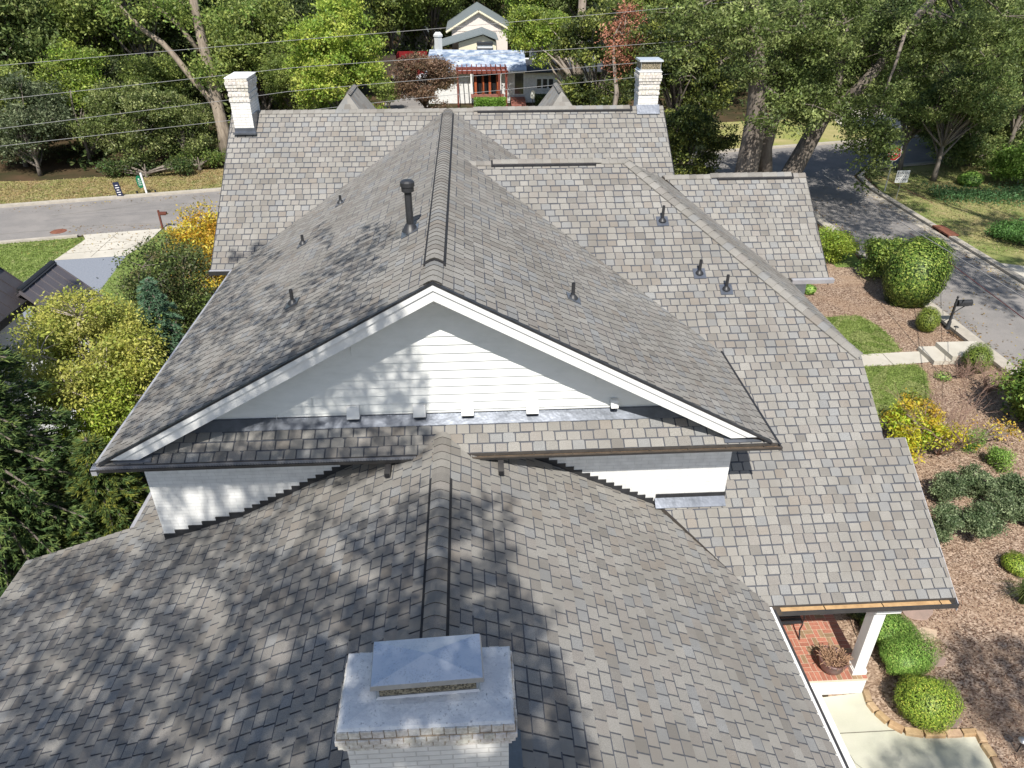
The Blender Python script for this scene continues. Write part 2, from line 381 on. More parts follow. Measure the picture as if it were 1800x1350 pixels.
# ---------------------------------------------------------------- the house
XR = -.56; ZM = 8.47; ML = .547; EL, ER = -5.96, 4.84; ZE = ZM - ML*5.4; YW = 10.0; YR = 9.43; YG = 9.33
house = thing('house', 'large white brick house with broad grey shingle roofs, filling the middle of the view', 'house', (XR, YW, 0))
pmL = plane(ML, 0, (XR, 0, ZM)); pmR = plane(-ML, 0, (XR, 0, ZM))
KB = .72; YB = 21.5; pB = plane(0, KB, (0, YB, ZM)); YBE = YB - (ZM-ZE)/KB
roof_slope(house, pmL, [[(EL+.08,YG+.07),(EL+.1,YR),(XR,YR),(XR,YB),(EL+.08,YBE)]], 1)
roof_slope(house, pmR, [[(ER,YG+.07),(ER,YBE),(XR,YB),(XR,YR),(ER-.1,YR)]], 2)
# pent roof under the gable
PS = .55; pP = plane(0, PS, (0, YG, ZE)); ZP = ZE + PS*(YW-YG)
roof_slope(house, pP, [[(EL+.07,YG+.07),(ER-.05,YG+.07),(ER-.7,YW),(EL+.7,YW)]], 3, thick=.06)
# lower front wing
ZW = 5.75; XWL = -4.08; ZWL = 3.95; MWL = (ZW-ZWL)/(XR-XWL); MWF = .34
pWL = plane(MWL, 0, (XR, 0, ZW)); pWF = plane(MWF, 0, (XWL, 0, ZWL)); XWE = -8.6; YWB = 10.7
MWR = .52; pWR = plane(-MWR, 0, (XR, 0, ZW)); XWR = 4.75
y0 = 1.2
roof_slope(house, pWL, [[(XWL,y0),(XR,y0),(XR,YG+.42),(XR-.44,YG),(XWL,YG)], [(XWL,YG),(XR-.44,YG),(XR-.44,YW-.01),(XWL,YW-.01)]], 4, course0=None)
roof_slope(house, pWF, [[(XWE,y0),(XWL,y0),(XWL,YW-.01),(XWE,YW-.01)], [(XWE,YW-.01),(-5.55,YW-.01),(-5.55,YWB),(XWE,YWB)], [(-6.42,YWB),(-5.55,YWB),(-5.55,14),(-6.42,14)]], 5)
roof_slope(house, pWR, [[(XR,y0),(XWR,y0),(XWR,8.37),(3.12,YW-.01),(XR+.44,YW-.01),(XR+.44,YG),(XR,YG+.42)]], 6)
# big right slope facing the front
KP = .607; pPO = plane(0, KP, (0, 16.93, 8.17)); XPR = 8.0; YPE = 8.35; XHR = 7.65
YHC = 12.4; ZHC = pz_(pPO, 0, YHC)
def s_of(y): return None
g_ = math.sqrt(1+KP*KP)
c0 = (KP*(YPE*KP))/1
sPO = (Vector((0, YPE, pz_(pPO,0,YPE))) - Vector((0,0,pPO[2]))).dot(Vector((0,1,KP))/g_)
roof_slope(house, pPO, [[(-.01,16.93),(3.58,16.93),(XHR,YHC),(4.3,YHC)],
                        [(4.3,YHC),(XHR,YHC),(7.6,10.87),(4.3,10.87)],
                        [(4.3,10.87),(XPR,10.87),(XPR,YW),(4.3,YW)],
                        [(3.10,YW),(XPR,YW),(XPR,YPE),(4.74,YPE)]], 7, course0=sPO)
pHR = plane(-.67, 0, (XHR, 0, ZHC))
roof_slope(house, pHR, [[(XHR,YHC),(XHR,16.5),(4.9,18.62),(3.58,16.93)]], 8)
# wing at the right rear and the rear block
KR = .78; YRE = 16.2; XRR = 8.62; pRW = plane(0, KR, (0, YRE, ZE-.06)); YRR = 18.6; ZRR = pz_(pRW, 0, YRR)
roof_slope(house, pRW, [[(XHR-.35,YRE),(XRR,YRE),(XRR,YRR),(4.9,YRR)]], 9)
XBL, XBR = -6.45, 5.47
roof_slope(house, pB, [[(XBL,YBE),(EL,YBE),(XR,YB),(XBL,YB)], [(XR,YB),(ER,YBE),(XBR,YBE),(XBR,YB)]], 10)
back = MB()                                # far sides of the rear roofs, closing the volume
pBb = plane(0, -KB, (0, YB, ZM))
def sheet(mb, pl, poly, t=.11):
    lo = [(x,y,pz_(pl,x,y)-t) for x,y in ccw(poly)]; hi = [(x,y,pz_(pl,x,y)) for x,y in ccw(poly)]; mb.hexa(lo, hi, (.30,.29,.27))
sheet(back, pBb, [(XBL,YB),(XBR,YB),(XBR,YB+4.1),(XBL,YB+4.1)])
sheet(back, plane(0,-KR,(0,YRR,ZRR)), [(4.9,YRR),(XRR,YRR),(XRR,YRR+2.4),(4.9,YRR+2.4)])
sheet(back, plane(0,-KP,(0,16.93,8.17)), [(.2,16.93),(3.58,16.93),(4.9,18.6),(1.5,18.6)])
back.build('rear_roof_slope', MAT['shingle'], house)
# two small dormer tops behind the rear ridge
for dx, w_ in ((-3.46,.62),(2.74,.60)):
    zt = 8.72; yf = YB+.55
    dl_ = plane(.72, 0, (dx, 0, zt)); dr_ = plane(-.72, 0, (dx, 0, zt)); hp = plane(0, 1.3, (0, yf, zt-.85))
    dm = random.Random(int(dx*10)); mbd = MB()
    A = Vector((dx, yf+.6, zt)); B1 = Vector((dx-w_*1.25, yf, zt-.95)); B2 = Vector((dx+w_*1.25, yf, zt-.95))
    Cc = Vector((dx, yf+2.2, zt)); D1 = Vector((dx-w_*1.25, yf+2.2, zt-.95)); D2 = Vector((dx+w_*1.25, yf+2.2, zt-.95))
    n_ = 7
    for i in range(n_):                   # front hip in courses
        a0 = i/n_; a1 = (i+1)/n_
        l0, r0_, l1, r1_ = B1.lerp(A,a0), B2.lerp(A,a0), B1.lerp(A,a1), B2.lerp(A,a1)
        m_ = max(1, int((r0_-l0).length/.21))
        for j in range(m_):
            mbd.face([l0.lerp(r0_, j/m_), l0.lerp(r0_, (j+1)/m_), l1.lerp(r1_, (j+1)/m_), l1.lerp(r1_, j/m_)], shingle_tint(dm))
    for (p, q, t_, u_) in ((B1, D1, A, Cc), (D2, B2, Cc, A)):
        for i in range(n_):
            for j in range(8):
                f0 = lambda s_, t2: p.lerp(q, s_).lerp(t_.lerp(u_, s_), t2)
                mbd.face([f0(j/8, i/n_), f0(j/8, (i+1)/n_), f0((j+1)/8, (i+1)/n_), f0((j+1)/8, i/n_)], shingle_tint(dm))
    mbd.build('dormer_roof', MAT['shingle'], house)
    ridge_cap(house, A - Vector((0,0,.0)), Cc, (-1,0,-.72), (1,0,-.72), 3, lift=.0, w=.11)
    c_ = MB(); c_.box((dx-w_*1.1, yf+.1, 7.2), (dx+w_*1.1, yf+2.2, zt-.98)); c_.build('dormer_wall', MAT['siding'], house)

# ridge and hip caps
ridge_cap(house, (XR,YR,ZM), (XR,YB,ZM), (-1,0,-ML), (1,0,-ML), 11, vent=(.75, 11.6))
ridge_cap(house, (XR,y0,ZW), (XR,9.72,ZW), (-1,0,-MWL), (1,0,-MWR), 12, vent=(0, 7.35))
ridge_cap(house, (XBR,YB,ZM), (XBL,YB,ZM), (0,-1,-KB), (0,1,-KB), 13, vent=(.9, 5.2))
ridge_cap(house, (-.05,16.93,8.17), (3.62,16.93,8.17), (0,-1,-KP), (0,1,-KP), 14, vent=(.55, 2.9))
ridge_cap(house, (XRR,YRR,ZRR), (4.95,YRR,ZRR), (0,-1,-KR), (0,1,-KR), 15, vent=(.35, 2.3))
hd = (Vector((3.58,16.93,8.17))-Vector((XHR,YHC,ZHC))).normalized()
nf = Vector((0,-KP,1)).normalized(); nr = Vector((.67,0,1)).normalized()
ridge_cap(house, (XHR,YHC,ZHC), (3.58,16.93,8.17), -(hd.cross(nf)) if (hd.cross(nf)).x > 0 else hd.cross(nf), hd.cross(nr) if (hd.cross(nr)).x > 0 else -(hd.cross(nr)), 16, w=.17, step=.20, lift=.035)

# masonry walls
w = MB(); w.box((-5.53,YW,0), (4.36,YBE+.6,ZE-.02))
w.box((XBL+.25,YBE+.6,0), (XBR-.2,25.2,ZE-.05)); w.box((4.36,10.5,0), (7.3,12.7,3.4)); w.box((4.36,12.7,0), (7.3,20.4,ZHC-.12)); w.box((7.3,YRE+.5,0), (XRR-.25,20.4,ZE-.2))
w.box((-6.15,YW+.1,0), (-5.53,14,2.9)); w.box((-8.2,1.4,0), (4.36,YW,2.35)); w.box((-8.2,YW,0), (-5.55,YWB-.25,2.3))
w.build('brick_wall', MAT['wbrick'], house)
# gable triangles of the rear and right wings
for x_, ya, yb, yc, z_, zt in ((XBL+.25, YBE+.6, YB, 25.2, ZE-.05, ZM-.2), (XBR-.2, YBE+.6, YB, 25.2, ZE-.05, ZM-.2), (XRR-.25, YRE+.5, YRR, 20.4, ZE-.2, ZRR-.2)):
    gt = MB(); gt.hexa([(x_-.05,ya,z_),(x_+.05,ya,z_),(x_+.05,yc,z_),(x_-.05,yc,z_)], [(x_-.05,yb,zt),(x_+.05,yb,zt),(x_+.05,yb+.01,zt),(x_-.05,yb+.01,zt)])
    gt.build('end_gable', MAT['siding'], house)

# lap siding of the front gable
sd = MB(); e_ = .148; z_ = ZP-.02
while z_ < ZM-.3:
    zt = min(z_+e_, ZM-.3); hw0 = (ZM-.16-z_)/ML; hw1 = (ZM-.16-zt)/ML
    a = XR-hw0; b = XR+hw0; a1 = XR-hw1; b1 = XR+hw1
    sd.face([(a,YW-.030,z_+.004),(b,YW-.030,z_+.004),(b1,YW-.006,zt),(a1,YW-.006,zt)]); sd.face([(a,YW-.004,z_+.004),(b,YW-.004,z_+.004),(b,YW-.030,z_+.004),(a,YW-.030,z_+.004)], (.7,.7,.7))
    z_ += e_
hb_ = (ZM-.2-ZP+.1)/ML; sd.face([(XR-hb_,YW,ZP-.1),(XR+hb_,YW,ZP-.1),(XR,YW,ZM-.2)])
sd.build('lap_siding', MAT['siding'], house)
for x_, k in ((-2.6,2),(-3.2,0),(1.4,1),(-.9,6),(.7,9),(1.9,4),(-1.9,8)):
    z0 = ZP-.02+k*e_; jt = MB(); jt.box((x_,YW-.035,z0+.006),(x_+.005,YW-.010,z0+e_-.004)); jt.build('board_joint', MAT['soffit'], house)
# raked white boards, soffit and drip edge
rk = MB(); so = MB(); dk = MB()
for sgn in (-1, 1):
    def rp(t, dz, y): return (XR+sgn*t, y, ZM-ML*t+dz)
    T = 4.98 if sgn < 0 else 4.92
    def board(mb, t0, t1, zt, zb, ya, yb, flat=True):
        # flat cut at the foot
        lo_t = t1; f = [(t0,zt),(t0,zb),(t1-( (zt-zb)/ML if flat else 0),zb),(t1,zt)]
        A = [rp(t, dz, ya) for t, dz in f]; B = [rp(t, dz, yb) for t, dz in f]
        if sgn > 0: A = A[::-1]; B = B[::-1]
        n = len(mb.v); mb.v += A+B
        mb.f += [(n,n+1,n+2,n+3),(n+7,n+6,n+5,n+4)]+[(n+i,n+4+i,n+4+(i+1)%4,n+(i+1)%4) for i in range(4)]
        mb.c += [(1,1,1)]*6; mb.m += [0]*6
    board(rk, 0, T, -.10, -.275, YR-.030, YR-.002)
    board(rk, 0, T+.10, -.022, -.11, YR-.055, YR-.031)
    board(so, 0, T-.2, -.20, -.23, YR, YW-.005, False)
    board(dk, 0, 5.28, .014, -.021, YR-.062, YR-.001, False)
rk.build('rake_board', MAT['white'], house); so.build('rake_soffit', MAT['soffit'], house); dk.build('drip_edge', MAT['black_metal'], house)
fl = MB()                                  # wall flashing over the pent roof and the two foot flashings
n_ = 60; rr = random.Random(3)
for i in range(n_):
    xa = EL+1.25 + (ER-.95-EL-1.25)*i/n_; xb = EL+1.25 + (ER-.95-EL-1.25)*(i+1)/n_
    fl.face([(xa,YW-.17,pz_(pP,0,YW-.17)+.03),(xb,YW-.17,pz_(pP,0,YW-.17)+.03),(xb,YW-.02,ZP+.055),(xa,YW-.02,ZP+.055)])
    fl.face([(xa,YW-.02,ZP+.055),(xb,YW-.02,ZP+.055),(xb,YW-.031,ZP+.085),(xa,YW-.031,ZP+.085)])
fl.build('wall_flashing', MAT['flash'], house)
for xa, xb in ((-5.62,-5.05),(3.95,4.55)):
    ff = MB()
    ff.hexa([(xa,YR-.03,pz_(pP,0,YR-.03)+.03),(xb,YR-.03,pz_(pP,0,YR-.03)+.03),(xb,YR+.10,pz_(pP,0,YR+.10)+.03),(xa,YR+.10,pz_(pP,0,YR+.10)+.03)],
            [(xa,YR-.03,pz_(pP,0,YR-.03)+.045),(xb,YR-.03,pz_(pP,0,YR-.03)+.045),(xb,YR+.10,pz_(pP,0,YR+.10)+.045),(xa,YR+.10,pz_(pP,0,YR+.10)+.045)])
    ff.build('foot_flashing', MAT['flash'], house)
# vents on the siding
for px_, s_ in ((622,.2),(738,.2),(822,.2),(935,.2),(1077,.12)):
    p = aty(px_, 720, YW); x_ = p.x; zb = ZP+.085 if s_ > .15 else ZP+.14; hh = .19 if s_ > .15 else .12
    v = MB(); y1 = YW-.03
    v.hexa([(x_-s_/2,y1-.13,zb),(x_+s_/2,y1-.13,zb),(x_+s_/2,y1,zb),(x_-s_/2,y1,zb)], [(x_-s_/2,y1-.07,zb+hh),(x_+s_/2,y1-.07,zb+hh),(x_+s_/2,y1,zb+hh),(x_-s_/2,y1,zb+hh)])
    vo = v.build('wall_vent', MAT['white'], house, bevel=.006)
    v = MB(); v.box((x_-s_/2+.012,y1-.125,zb-.014),(x_+s_/2-.012,y1-.01,zb-.001)); v.build('vent_opening', MAT['dark'], vo)

# step flashing where the wing meets the wall
st = MB()
def steps(x0, x1, zf, wd, dirn):
    x = x0
    while (x - x1)*dirn < 0:
        xn = x + dirn*wd
        if (xn-x1)*dirn > 0: xn = x1
        a, b = min(x,xn), max(x,xn); zl = min(zf(a), zf(b)); zh = max(zf(a), zf(b))
        st.hexa([(a,YW-.022,zf(a)+.0),(b,YW-.022,zf(b)+.0),(b,YW-.002,zf(b)),(a,YW-.002,zf(a))], [(a,YW-.022,zh+.075),(b,YW-.022,zh+.075),(b,YW-.002,zh+.075),(a,YW-.002,zh+.075)])
        x = xn
steps(XR-.45, XWL, lambda x: pz_(pWL,x,0), .145, -1); steps(XWL, -5.53, lambda x: pz_(pWF,x,0), .25, -1)
st.build('step_flashing', MAT['black_metal'], house); st = MB()
steps(XR+.45, 3.12, lambda x: pz_(pWR,x,0), .145, 1)
zb_ = pz_(pPO, 0, YW)
st.box((3.12,YW-.022,zb_), (4.37,YW-.002,zb_+.12))
st.build('step_flashing', MAT['black_metal'], house)
ap = MB(); ap.hexa([(3.1,YW-.17,pz_(pPO,0,YW-.17)+.026),(4.36,YW-.17,pz_(pPO,0,YW-.17)+.026),(4.36,YW-.024,zb_+.03),(3.1,YW-.024,zb_+.03)], [(3.1,YW-.17,pz_(pPO,0,YW-.17)+.036),(4.36,YW-.17,pz_(pPO,0,YW-.17)+.036),(4.36,YW-.024,zb_+.045),(3.1,YW-.024,zb_+.045)])
ap.build('apron_flashing', MAT['flash'], house)

# gutters
def gutter(x0, x1, cover, name='gutter'):
    yb = YG+.115; yf = YG; zt = ZE+.005; zb = ZE-.065
    g = MB(); prof = [(yb,zt),(yb,zb),(yf+.02,zb),(yf,zb+.05),(yf-.012,zt),(yf+.012,zt+.004),(yf+.014,zb+.05),(yf+.03,zb+.012),(yb-.01,zb+.012),(yb-.01,zt)]
    k = len(prof)
    for i in range(k):
        a = prof[i]; b = prof[(i+1)%k]; g.face([(x0,a[0],a[1]),(x1,a[0],a[1]),(x1,b[0],b[1]),(x0,b[0],b[1])])
    g.box((x0,yf+.02,zb),(x0+.006,yb,zt)); g.box((x1-.006,yf+.02,zb),(x1,yb,zt))
    go = g.build(name, MAT['gutter'], house)
    if cover:
        c = MB(); n = int((x1-x0)/.012)
        c.face([(x0,yf+.0,zt+.006),(x1,yf+.0,zt+.006),(x1,yb+.03,zt+.03),(x0,yb+.03,zt+.03)])
        c.build('gutter_guard', MAT['guard'], go)
    else:
        c = MB(); c.face([(x0,yf+.02,zt-.035),(x1,yf+.02,zt-.03),(x1,yb-.01,zt-.03),(x0,yb-.01,zt-.035)]); c.build('leaf_litter', MAT['litter'], go)
        x = x0+.35
        while x < x1: c = MB(); c.box((x,yf+.005,zt-.012),(x+.02,yb,zt-.004)); c.build('gutter_bracket', MAT['gutter_brown'], go); x += .62
        c = MB(); c.box((x0,yf-.013,zt-.012),(x1,yf+.012,zt+.006)); c.build('gutter_lip', MAT['gutter_brown'], go)
    return go
gm = bpy.data.materials.new('perforated_guard'); gm.use_nodes = True
_n = gm.node_tree.nodes; _l = gm.node_tree.links; _b = _n['Principled BSDF']; _b.inputs['Metallic'].default_value = .7; _b.inputs['Roughness'].default_value = .4
_t = _n.new('ShaderNodeTexCoord'); _v = _n.new('ShaderNodeTexVoronoi'); _v.inputs['Scale'].default_value = 42; _v.inputs['Randomness'].default_value = 0
_l.new(_t.outputs['Object'], _v.inputs['Vector']); _r = _n.new('ShaderNodeValToRGB'); _l.new(_v.outputs['Distance'], _r.inputs[0]); _l.new(_r.outputs[0], _b.inputs['Base Color'])
_r.color_ramp.elements[0].color = (.02,.02,.022,1); _r.color_ramp.elements[0].position = .38; _r.color_ramp.elements[1].color = (.5,.5,.52,1); _r.color_ramp.elements[1].position = .48
MAT['guard'] = gm
gutter(EL, XR-.42, True); gutter(XR+.46, ER+.02, False)
fs = MB()                                  # fascia and soffit of the pent
fs.box((EL+.12,YG+.118,ZE-.10),(XR-.34,YG+.14,ZE+.005)); fs.box((XR+.30,YG+.118,ZE-.10),(ER-.1,YG+.14,ZE+.005))
fs.box((EL+.12,YG+.141,ZE-.10),(ER-.1,YW-.003,ZE-.085)); fs.build('eave_fascia', MAT['white'], house)
# long side gutters of the main block
g = MB(); g.box((EL,YG+.003,ZE-.10),(EL+.085,YBE-.1,ZE+.015)); g.build('side_gutter', MAT['gutter_silver'], house)
g = MB(); g.box((ER+.002,YG+.02,ZE-.08),(ER+.06,12.5,ZE-.02)); g.build('side_gutter', MAT['gutter'], house)
g = MB(); g.box((ER-.006,YG+.05,ZE+.012),(ER+.03,12.52,ZE+.03)); g.build('drip_edge', MAT['black_metal'], house)
# rear block gutter, right wing gutter
for xa, xb, y_, z_, m_ in ((XBL-.05, -5.75, YBE, ZE, 'gutter'), (7.7, XRR+.12, YRE, ZE-.06, 'gutter_silver')):
    g = MB(); g.hexa([(xa,y_-.10,z_-.11),(xb,y_-.10,z_-.11),(xb,y_+.01,z_-.11),(xa,y_+.01,z_-.11)],[(xa,y_-.12,z_),(xb,y_-.12,z_),(xb,y_+.01,z_),(xa,y_+.01,z_)]); g.build('gutter', MAT[m_], house)
    g = MB(); g.box((xa+.02,y_-.105,z_+.001),(xb-.02,y_-.005,z_+.006)); g.build('gutter_guard', MAT['gutter_silver'], house)
# porch eave: tan open gutter floor in lengths, white soffit beneath
ZPE = pz_(pPO,0,YPE)
g = MB(); x = 4.72
while x < XPR-.15: g.box((x,YPE-.10,ZPE-.07),(min(x+.98,XPR-.12),YPE-.012,ZPE-.035)); x += 1.0
g.build('gutter_floor', MAT['tanwood'], house)
g = MB(); g.box((4.70,YPE-.125,ZPE-.10),(XPR,YPE-.10,ZPE-.028)); g.box((4.70,YPE-.125,ZPE-.115),(XPR,YPE-.01,ZPE-.1)); g.build('gutter', MAT['gutter'], house)
def rake_x(x_, ya, yb, pl_, nm, mat, wd=.02, h=.13, up=.015):
    g = MB(); g.hexa([(x_,ya,pz_(pl_,x_,ya)-h),(x_+wd,ya,pz_(pl_,x_,ya)-h),(x_+wd,yb,pz_(pl_,x_,yb)-h),(x_,yb,pz_(pl_,x_,yb)-h)],[(x_,ya,pz_(pl_,x_,ya)+up),(x_+wd,ya,pz_(pl_,x_,ya)+up),(x_+wd,yb,pz_(pl_,x_,yb)+up),(x_,yb,pz_(pl_,x_,yb)+up)]); g.build(nm, MAT[mat], house)
rake_x(XPR, YPE-.11, 10.87, pPO, 'rake_edge', 'gutter_silver', wd=.012, up=.006); rake_x(XRR, YRE-.05, YRR, pRW, 'rake_edge', 'gutter')
rake_x(XBL-.02, YBE-.05, YB, pB, 'rake_edge', 'black_metal'); rake_x(XBR, YBE-.05, YB, pB, 'rake_edge', 'black_metal')
g = MB(); g.box((4.76,YPE+.12,ZPE-.34),(XPR-.12,11.0,ZPE-.16)); g.box((XWR-.02,1.2,pz_(pWR,XWR,0)-.16),(XWR+.05,8.3,pz_(pWR,XWR,0)+.005))
g.box((6.9,YPE+.25,ZPE-.62),(7.35,YPE+.50,ZPE-.34)); g.box((7.05,YPE+.50,ZPE-.62),(7.30,11.0,ZPE-.34)); g.build('porch_beam', MAT['white'], house)
g = MB(); g.box((XWR+.05,1.2,pz_(pWR,XWR,0)-.12),(XWR+.10,8.26,pz_(pWR,XWR,0)-.01)); g.build('side_gutter', MAT['gutter'], house)
g = MB(); g.box((4.66,8.20,ZPE-.06),(4.95,8.34,ZPE-.01)); g.build('gutter_splash_guard', MAT['gutter_brown'], house)
# downspout spouts above the wing roof
for x_, pl_ in ((-1.42, pWL), (.30+.05, pWR)):
    zc = pz_(pl_, x_, YG-.22)
    d = MB(); d.hexa([(x_-.045,YG-.22,zc+.05),(x_+.045,YG-.22,zc+.05),(x_+.045,YG+.03,ZE-.17),(x_-.045,YG+.03,ZE-.17)],[(x_-.045,YG-.22,zc+.13),(x_+.045,YG-.22,zc+.13),(x_+.045,YG+.06,ZE-.08),(x_-.045,YG+.06,ZE-.08)])
    o = d.build('downspout', MAT['gutter'], house)
    d = MB(); d.box((x_-.035,YG-.232,zc+.055),(x_+.035,YG-.222,zc+.12)); d.build('spout_mouth', MAT['dark'], o)

# roof pipes
def roofpipe(px_, py_, pl_, h, r_, collar=.09, plate=.13):
    d = ray(px_, py_); t = (pl_[2] - CAMZ + 0)/(d.z - pl_[0]*d.x - pl_[1]*d.y); p = CAMP + d*t
    n = Vector((-pl_[0], -pl_[1], 1)).normalized()
    m = MB(); m.lathe([(r_, -.05), (r_, h), (r_*.8, h), (r_*.8, h-.04)], p, 12); m.face([p+Vector((math.cos(t_)*r_*.8, math.sin(t_)*r_*.8, h-.04)) for t_ in [i*math.pi/6 for i in range(12)]])
    o = m.build('vent_pipe', MAT['black_metal'], house, smooth=False)
    m = MB(); m.lathe([(collar, .02), (collar*.95, .035), (r_*1.25, collar*1.0), (r_*1.02, collar*1.05)], p, 14); m.build('pipe_collar', MAT['black_metal'], o, smooth=True)
    a = Vector((pl_[1], -pl_[0], 0)).normalized(); b = n.cross(a)
    m = MB(); m.obox(p+n*.024, a*plate, b*plate, n*.006); m.build('pipe_flashing', MAT['flash'], o)
    return o, p
for q, pl_, h in (((599,358),pmL,.2),((533,430),pmL,.22),((515,535),pmL,.28),((1007,526),pmR,.3),((1164,390),pPO,.36),((1229,482),pPO,.32),((1276,510),pPO,.34)):
    roofpipe(*q, pl_, h, .032)
o, p = roofpipe(722, 408, pmL, .74, .062, .15, .17)
m = MB(); m.lathe([(.06,.69),(.105,.71),(.105,.79),(.12,.795),(.12,.86),(.09,.89),(0.001,.9)], p, 20); m.build('pipe_cap', MAT['black_metal'], o, smooth=False)

# chimneys
def chimney(x0, x1, ya, yb, zb, zt, kind):
    ch = MB(); ch.box((x0,ya,zb),(x1,yb,zt-.30)); o = ch.build('chimney', MAT['wbrick_ch'], house)
    r = random.Random(5); bb = MB()
    rows = [(.030,zt-.30,.066),(.060,zt-.232,.066),(.075,zt-.164,.066),(.055,zt-.096,.090)] if kind == 'front' else [(.02,zt-.60,.07),(.0,zt-.53,.07),(.02,zt-.46,.07),(.0,zt-.39,.07),(.02,zt-.32,.075),(.04,zt-.245,.075),(.05,zt-.17,.08),(.03,zt-.09,.085)]
    for out, z_, hh in rows:
        cw = .098
        for (ax, fixed, s_, L0, L1) in (('x', ya-out, -1, x0-out, x1+out), ('x', yb+out, 1, x0-out, x1+out), ('y', x0-out, -1, ya-out+.05, yb+out-.05), ('y', x1+out, 1, ya-out+.05, yb+out-.05)):
            n = max(1, int(round((L1-L0)/cw))); w_ = (L1-L0)/n
            for i in range(n):
                a = L0+i*w_+.0035; b = L0+(i+1)*w_-.0035; t = r.uniform(.88, 1.0); c_ = (t, t*r.uniform(.97,1), t*r.uniform(.93,1)); j = r.uniform(-.004,.004)
                if ax == 'x': ys = (fixed+j, fixed+.05+out) if s_ < 0 else (fixed-.05-out, fixed+j); bb.box((a,ys[0],z_+.003),(b,ys[1],z_+hh-.002), c_)
                else: xs = (fixed+j, fixed+.05+out) if s_ < 0 else (fixed-.05-out, fixed+j); bb.box((xs[0],a,z_+.003),(xs[1],b,z_+hh-.002), c_)
        bb.box((x0-out+.012,ya-out+.012,z_),(x1+out-.012,yb+out-.012,z_+hh), (.62,.52,.42))
    bb.build('corbel_course', MAT['wbrick_piece'], o, bevel=.004)
    cr = MB(); e = .045
    cx, cy = (x0+x1)/2, (ya+yb)/2; sx = (x1-x0)/2+e; sy = (yb-ya)/2+e; kx = .30*sx
    cr.hexa([(x0-e,ya-e,zt-.006),(x1+e,ya-e,zt-.006),(x1+e,yb+e,zt-.006),(x0-e,yb+e,zt-.006)],[(x0-e+.02,ya-e+.02,zt+.012),(x1+e-.02,ya-e+.02,zt+.012),(x1+e-.02,yb+e-.02,zt+.012),(x0-e+.02,yb+e-.02,zt+.012)])
    cr.hexa([(x0-e+.02,ya-e+.02,zt+.012),(x1+e-.02,ya-e+.02,zt+.012),(x1+e-.02,yb+e-.02,zt+.012),(x0-e+.02,yb+e-.02,zt+.012)],[(cx-sx*.66,cy-sy*.5,zt+.05),(cx+sx*.66,cy-sy*.5,zt+.05),(cx+sx*.66,cy+sy*.5,zt+.05),(cx-sx*.66,cy+sy*.5,zt+.05)])
    cr.build('chimney_crown', MAT['crown'], o)
    return o
def flue_cap(o, cx, cy, z, hx, hy, h, rise=.05, ang=0):
    a = Vector((math.cos(ang), math.sin(ang), 0)); b = Vector((-a.y, a.x, 0)); c = Vector((cx, cy, 0))
    P = lambda u, v, z_: c + a*u + b*v + Vector((0,0,z_))
    m = MB(); ix, iy = hx-.06, hy-.05
    for (u0,v0,u1,v1) in ((-ix,-iy,ix,-iy),(ix,-iy,ix,iy),(ix,iy,-ix,iy),(-ix,iy,-ix,-iy)):
        m.face([P(u0,v0,z+.02),P(u1,v1,z+.02),P(u1,v1,z+h),P(u0,v0,z+h)])
    m.build('spark_screen', MAT['mesh'], o)
    m = MB(); m.hexa([P(-ix-.03,-iy-.03,z),P(ix+.03,-iy-.03,z),P(ix+.03,iy+.03,z),P(-ix-.03,iy+.03,z)],[P(-ix-.01,-iy-.01,z+.022),P(ix+.01,-iy-.01,z+.022),P(ix+.01,iy+.01,z+.022),P(-ix-.01,iy+.01,z+.022)])
    for su in (-1,1):
        for sv in (-1,1): m.obox(P(su*ix,sv*iy,z+h/2), a*.008, b*.008, (0,0,h/2))
    m.build('screen_frame', MAT['galv_edge'], o)
    m = MB(); zt = z+h; lo = [P(-hx,-hy,zt+.0),P(hx,-hy,zt+.0),P(hx,hy,zt+.0),P(-hx,hy,zt+.0)]; hi = [P(-hx+.012,-hy+.012,zt+.045),P(hx-.012,-hy+.012,zt+.045),P(hx-.012,hy-.012,zt+.045),P(-hx+.012,hy-.012,zt+.045)]
    for i in range(4): m.face([lo[i],lo[(i+1)%4],hi[(i+1)%4],hi[i]], mi=1)
    m.face(lo[::-1]); pk = P(0,0,zt+.045+rise)
    for i in range(4): m.face([hi[i],hi[(i+1)%4],pk])
    m.build('chimney_cap', [MAT['galv'], MAT['galv_edge']], o)
ZC = 6.86
o = chimney(-1.20, .19, 3.86, 4.56, 4.6, ZC, 'front'); flue_cap(o, -.50, 4.30, ZC+.045, .485, .245, .16, .085, .04)
s_ = MB(); s_.hexa([(.195,3.7,pz_(pWR,.19,0)+.0),(.36,3.7,pz_(pWR,.36,0)+.0),(.36,4.78,pz_(pWR,.36,0)),(.195,4.78,pz_(pWR,.19,0))],[(.195,3.7,pz_(pWR,.19,0)+.035),(.36,3.7,pz_(pWR,.36,0)+.03),(.36,4.78,pz_(pWR,.36,0)+.03),(.195,4.78,pz_(pWR,.19,0)+.035)])
s_.build('side_flashing', MAT['flash'], o)
o = chimney(-6.27, -5.76, 20.85, 21.75, 6.5, 9.42, 'rear')
s_ = MB(); s_.box((-6.30,20.70,pz_(pB,0,20.85)+.02),(-5.70,20.83,pz_(pB,0,20.85)+.06)); s_.box((-5.757,20.85,pz_(pB,0,20.85)-.1),(-5.73,21.4,ZM+.04)); s_.box((-6.28,20.832,pz_(pB,0,20.85)),(-5.74,20.848,pz_(pB,0,20.85)+.16)); s_.build('side_flashing', MAT['flash'], o)
o = chimney(4.74, 5.30, 21.42, 21.98, 7.5, 9.40, 'rear'); flue_cap(o, 5.02, 21.70, 9.43, .33, .31, .22, .02)
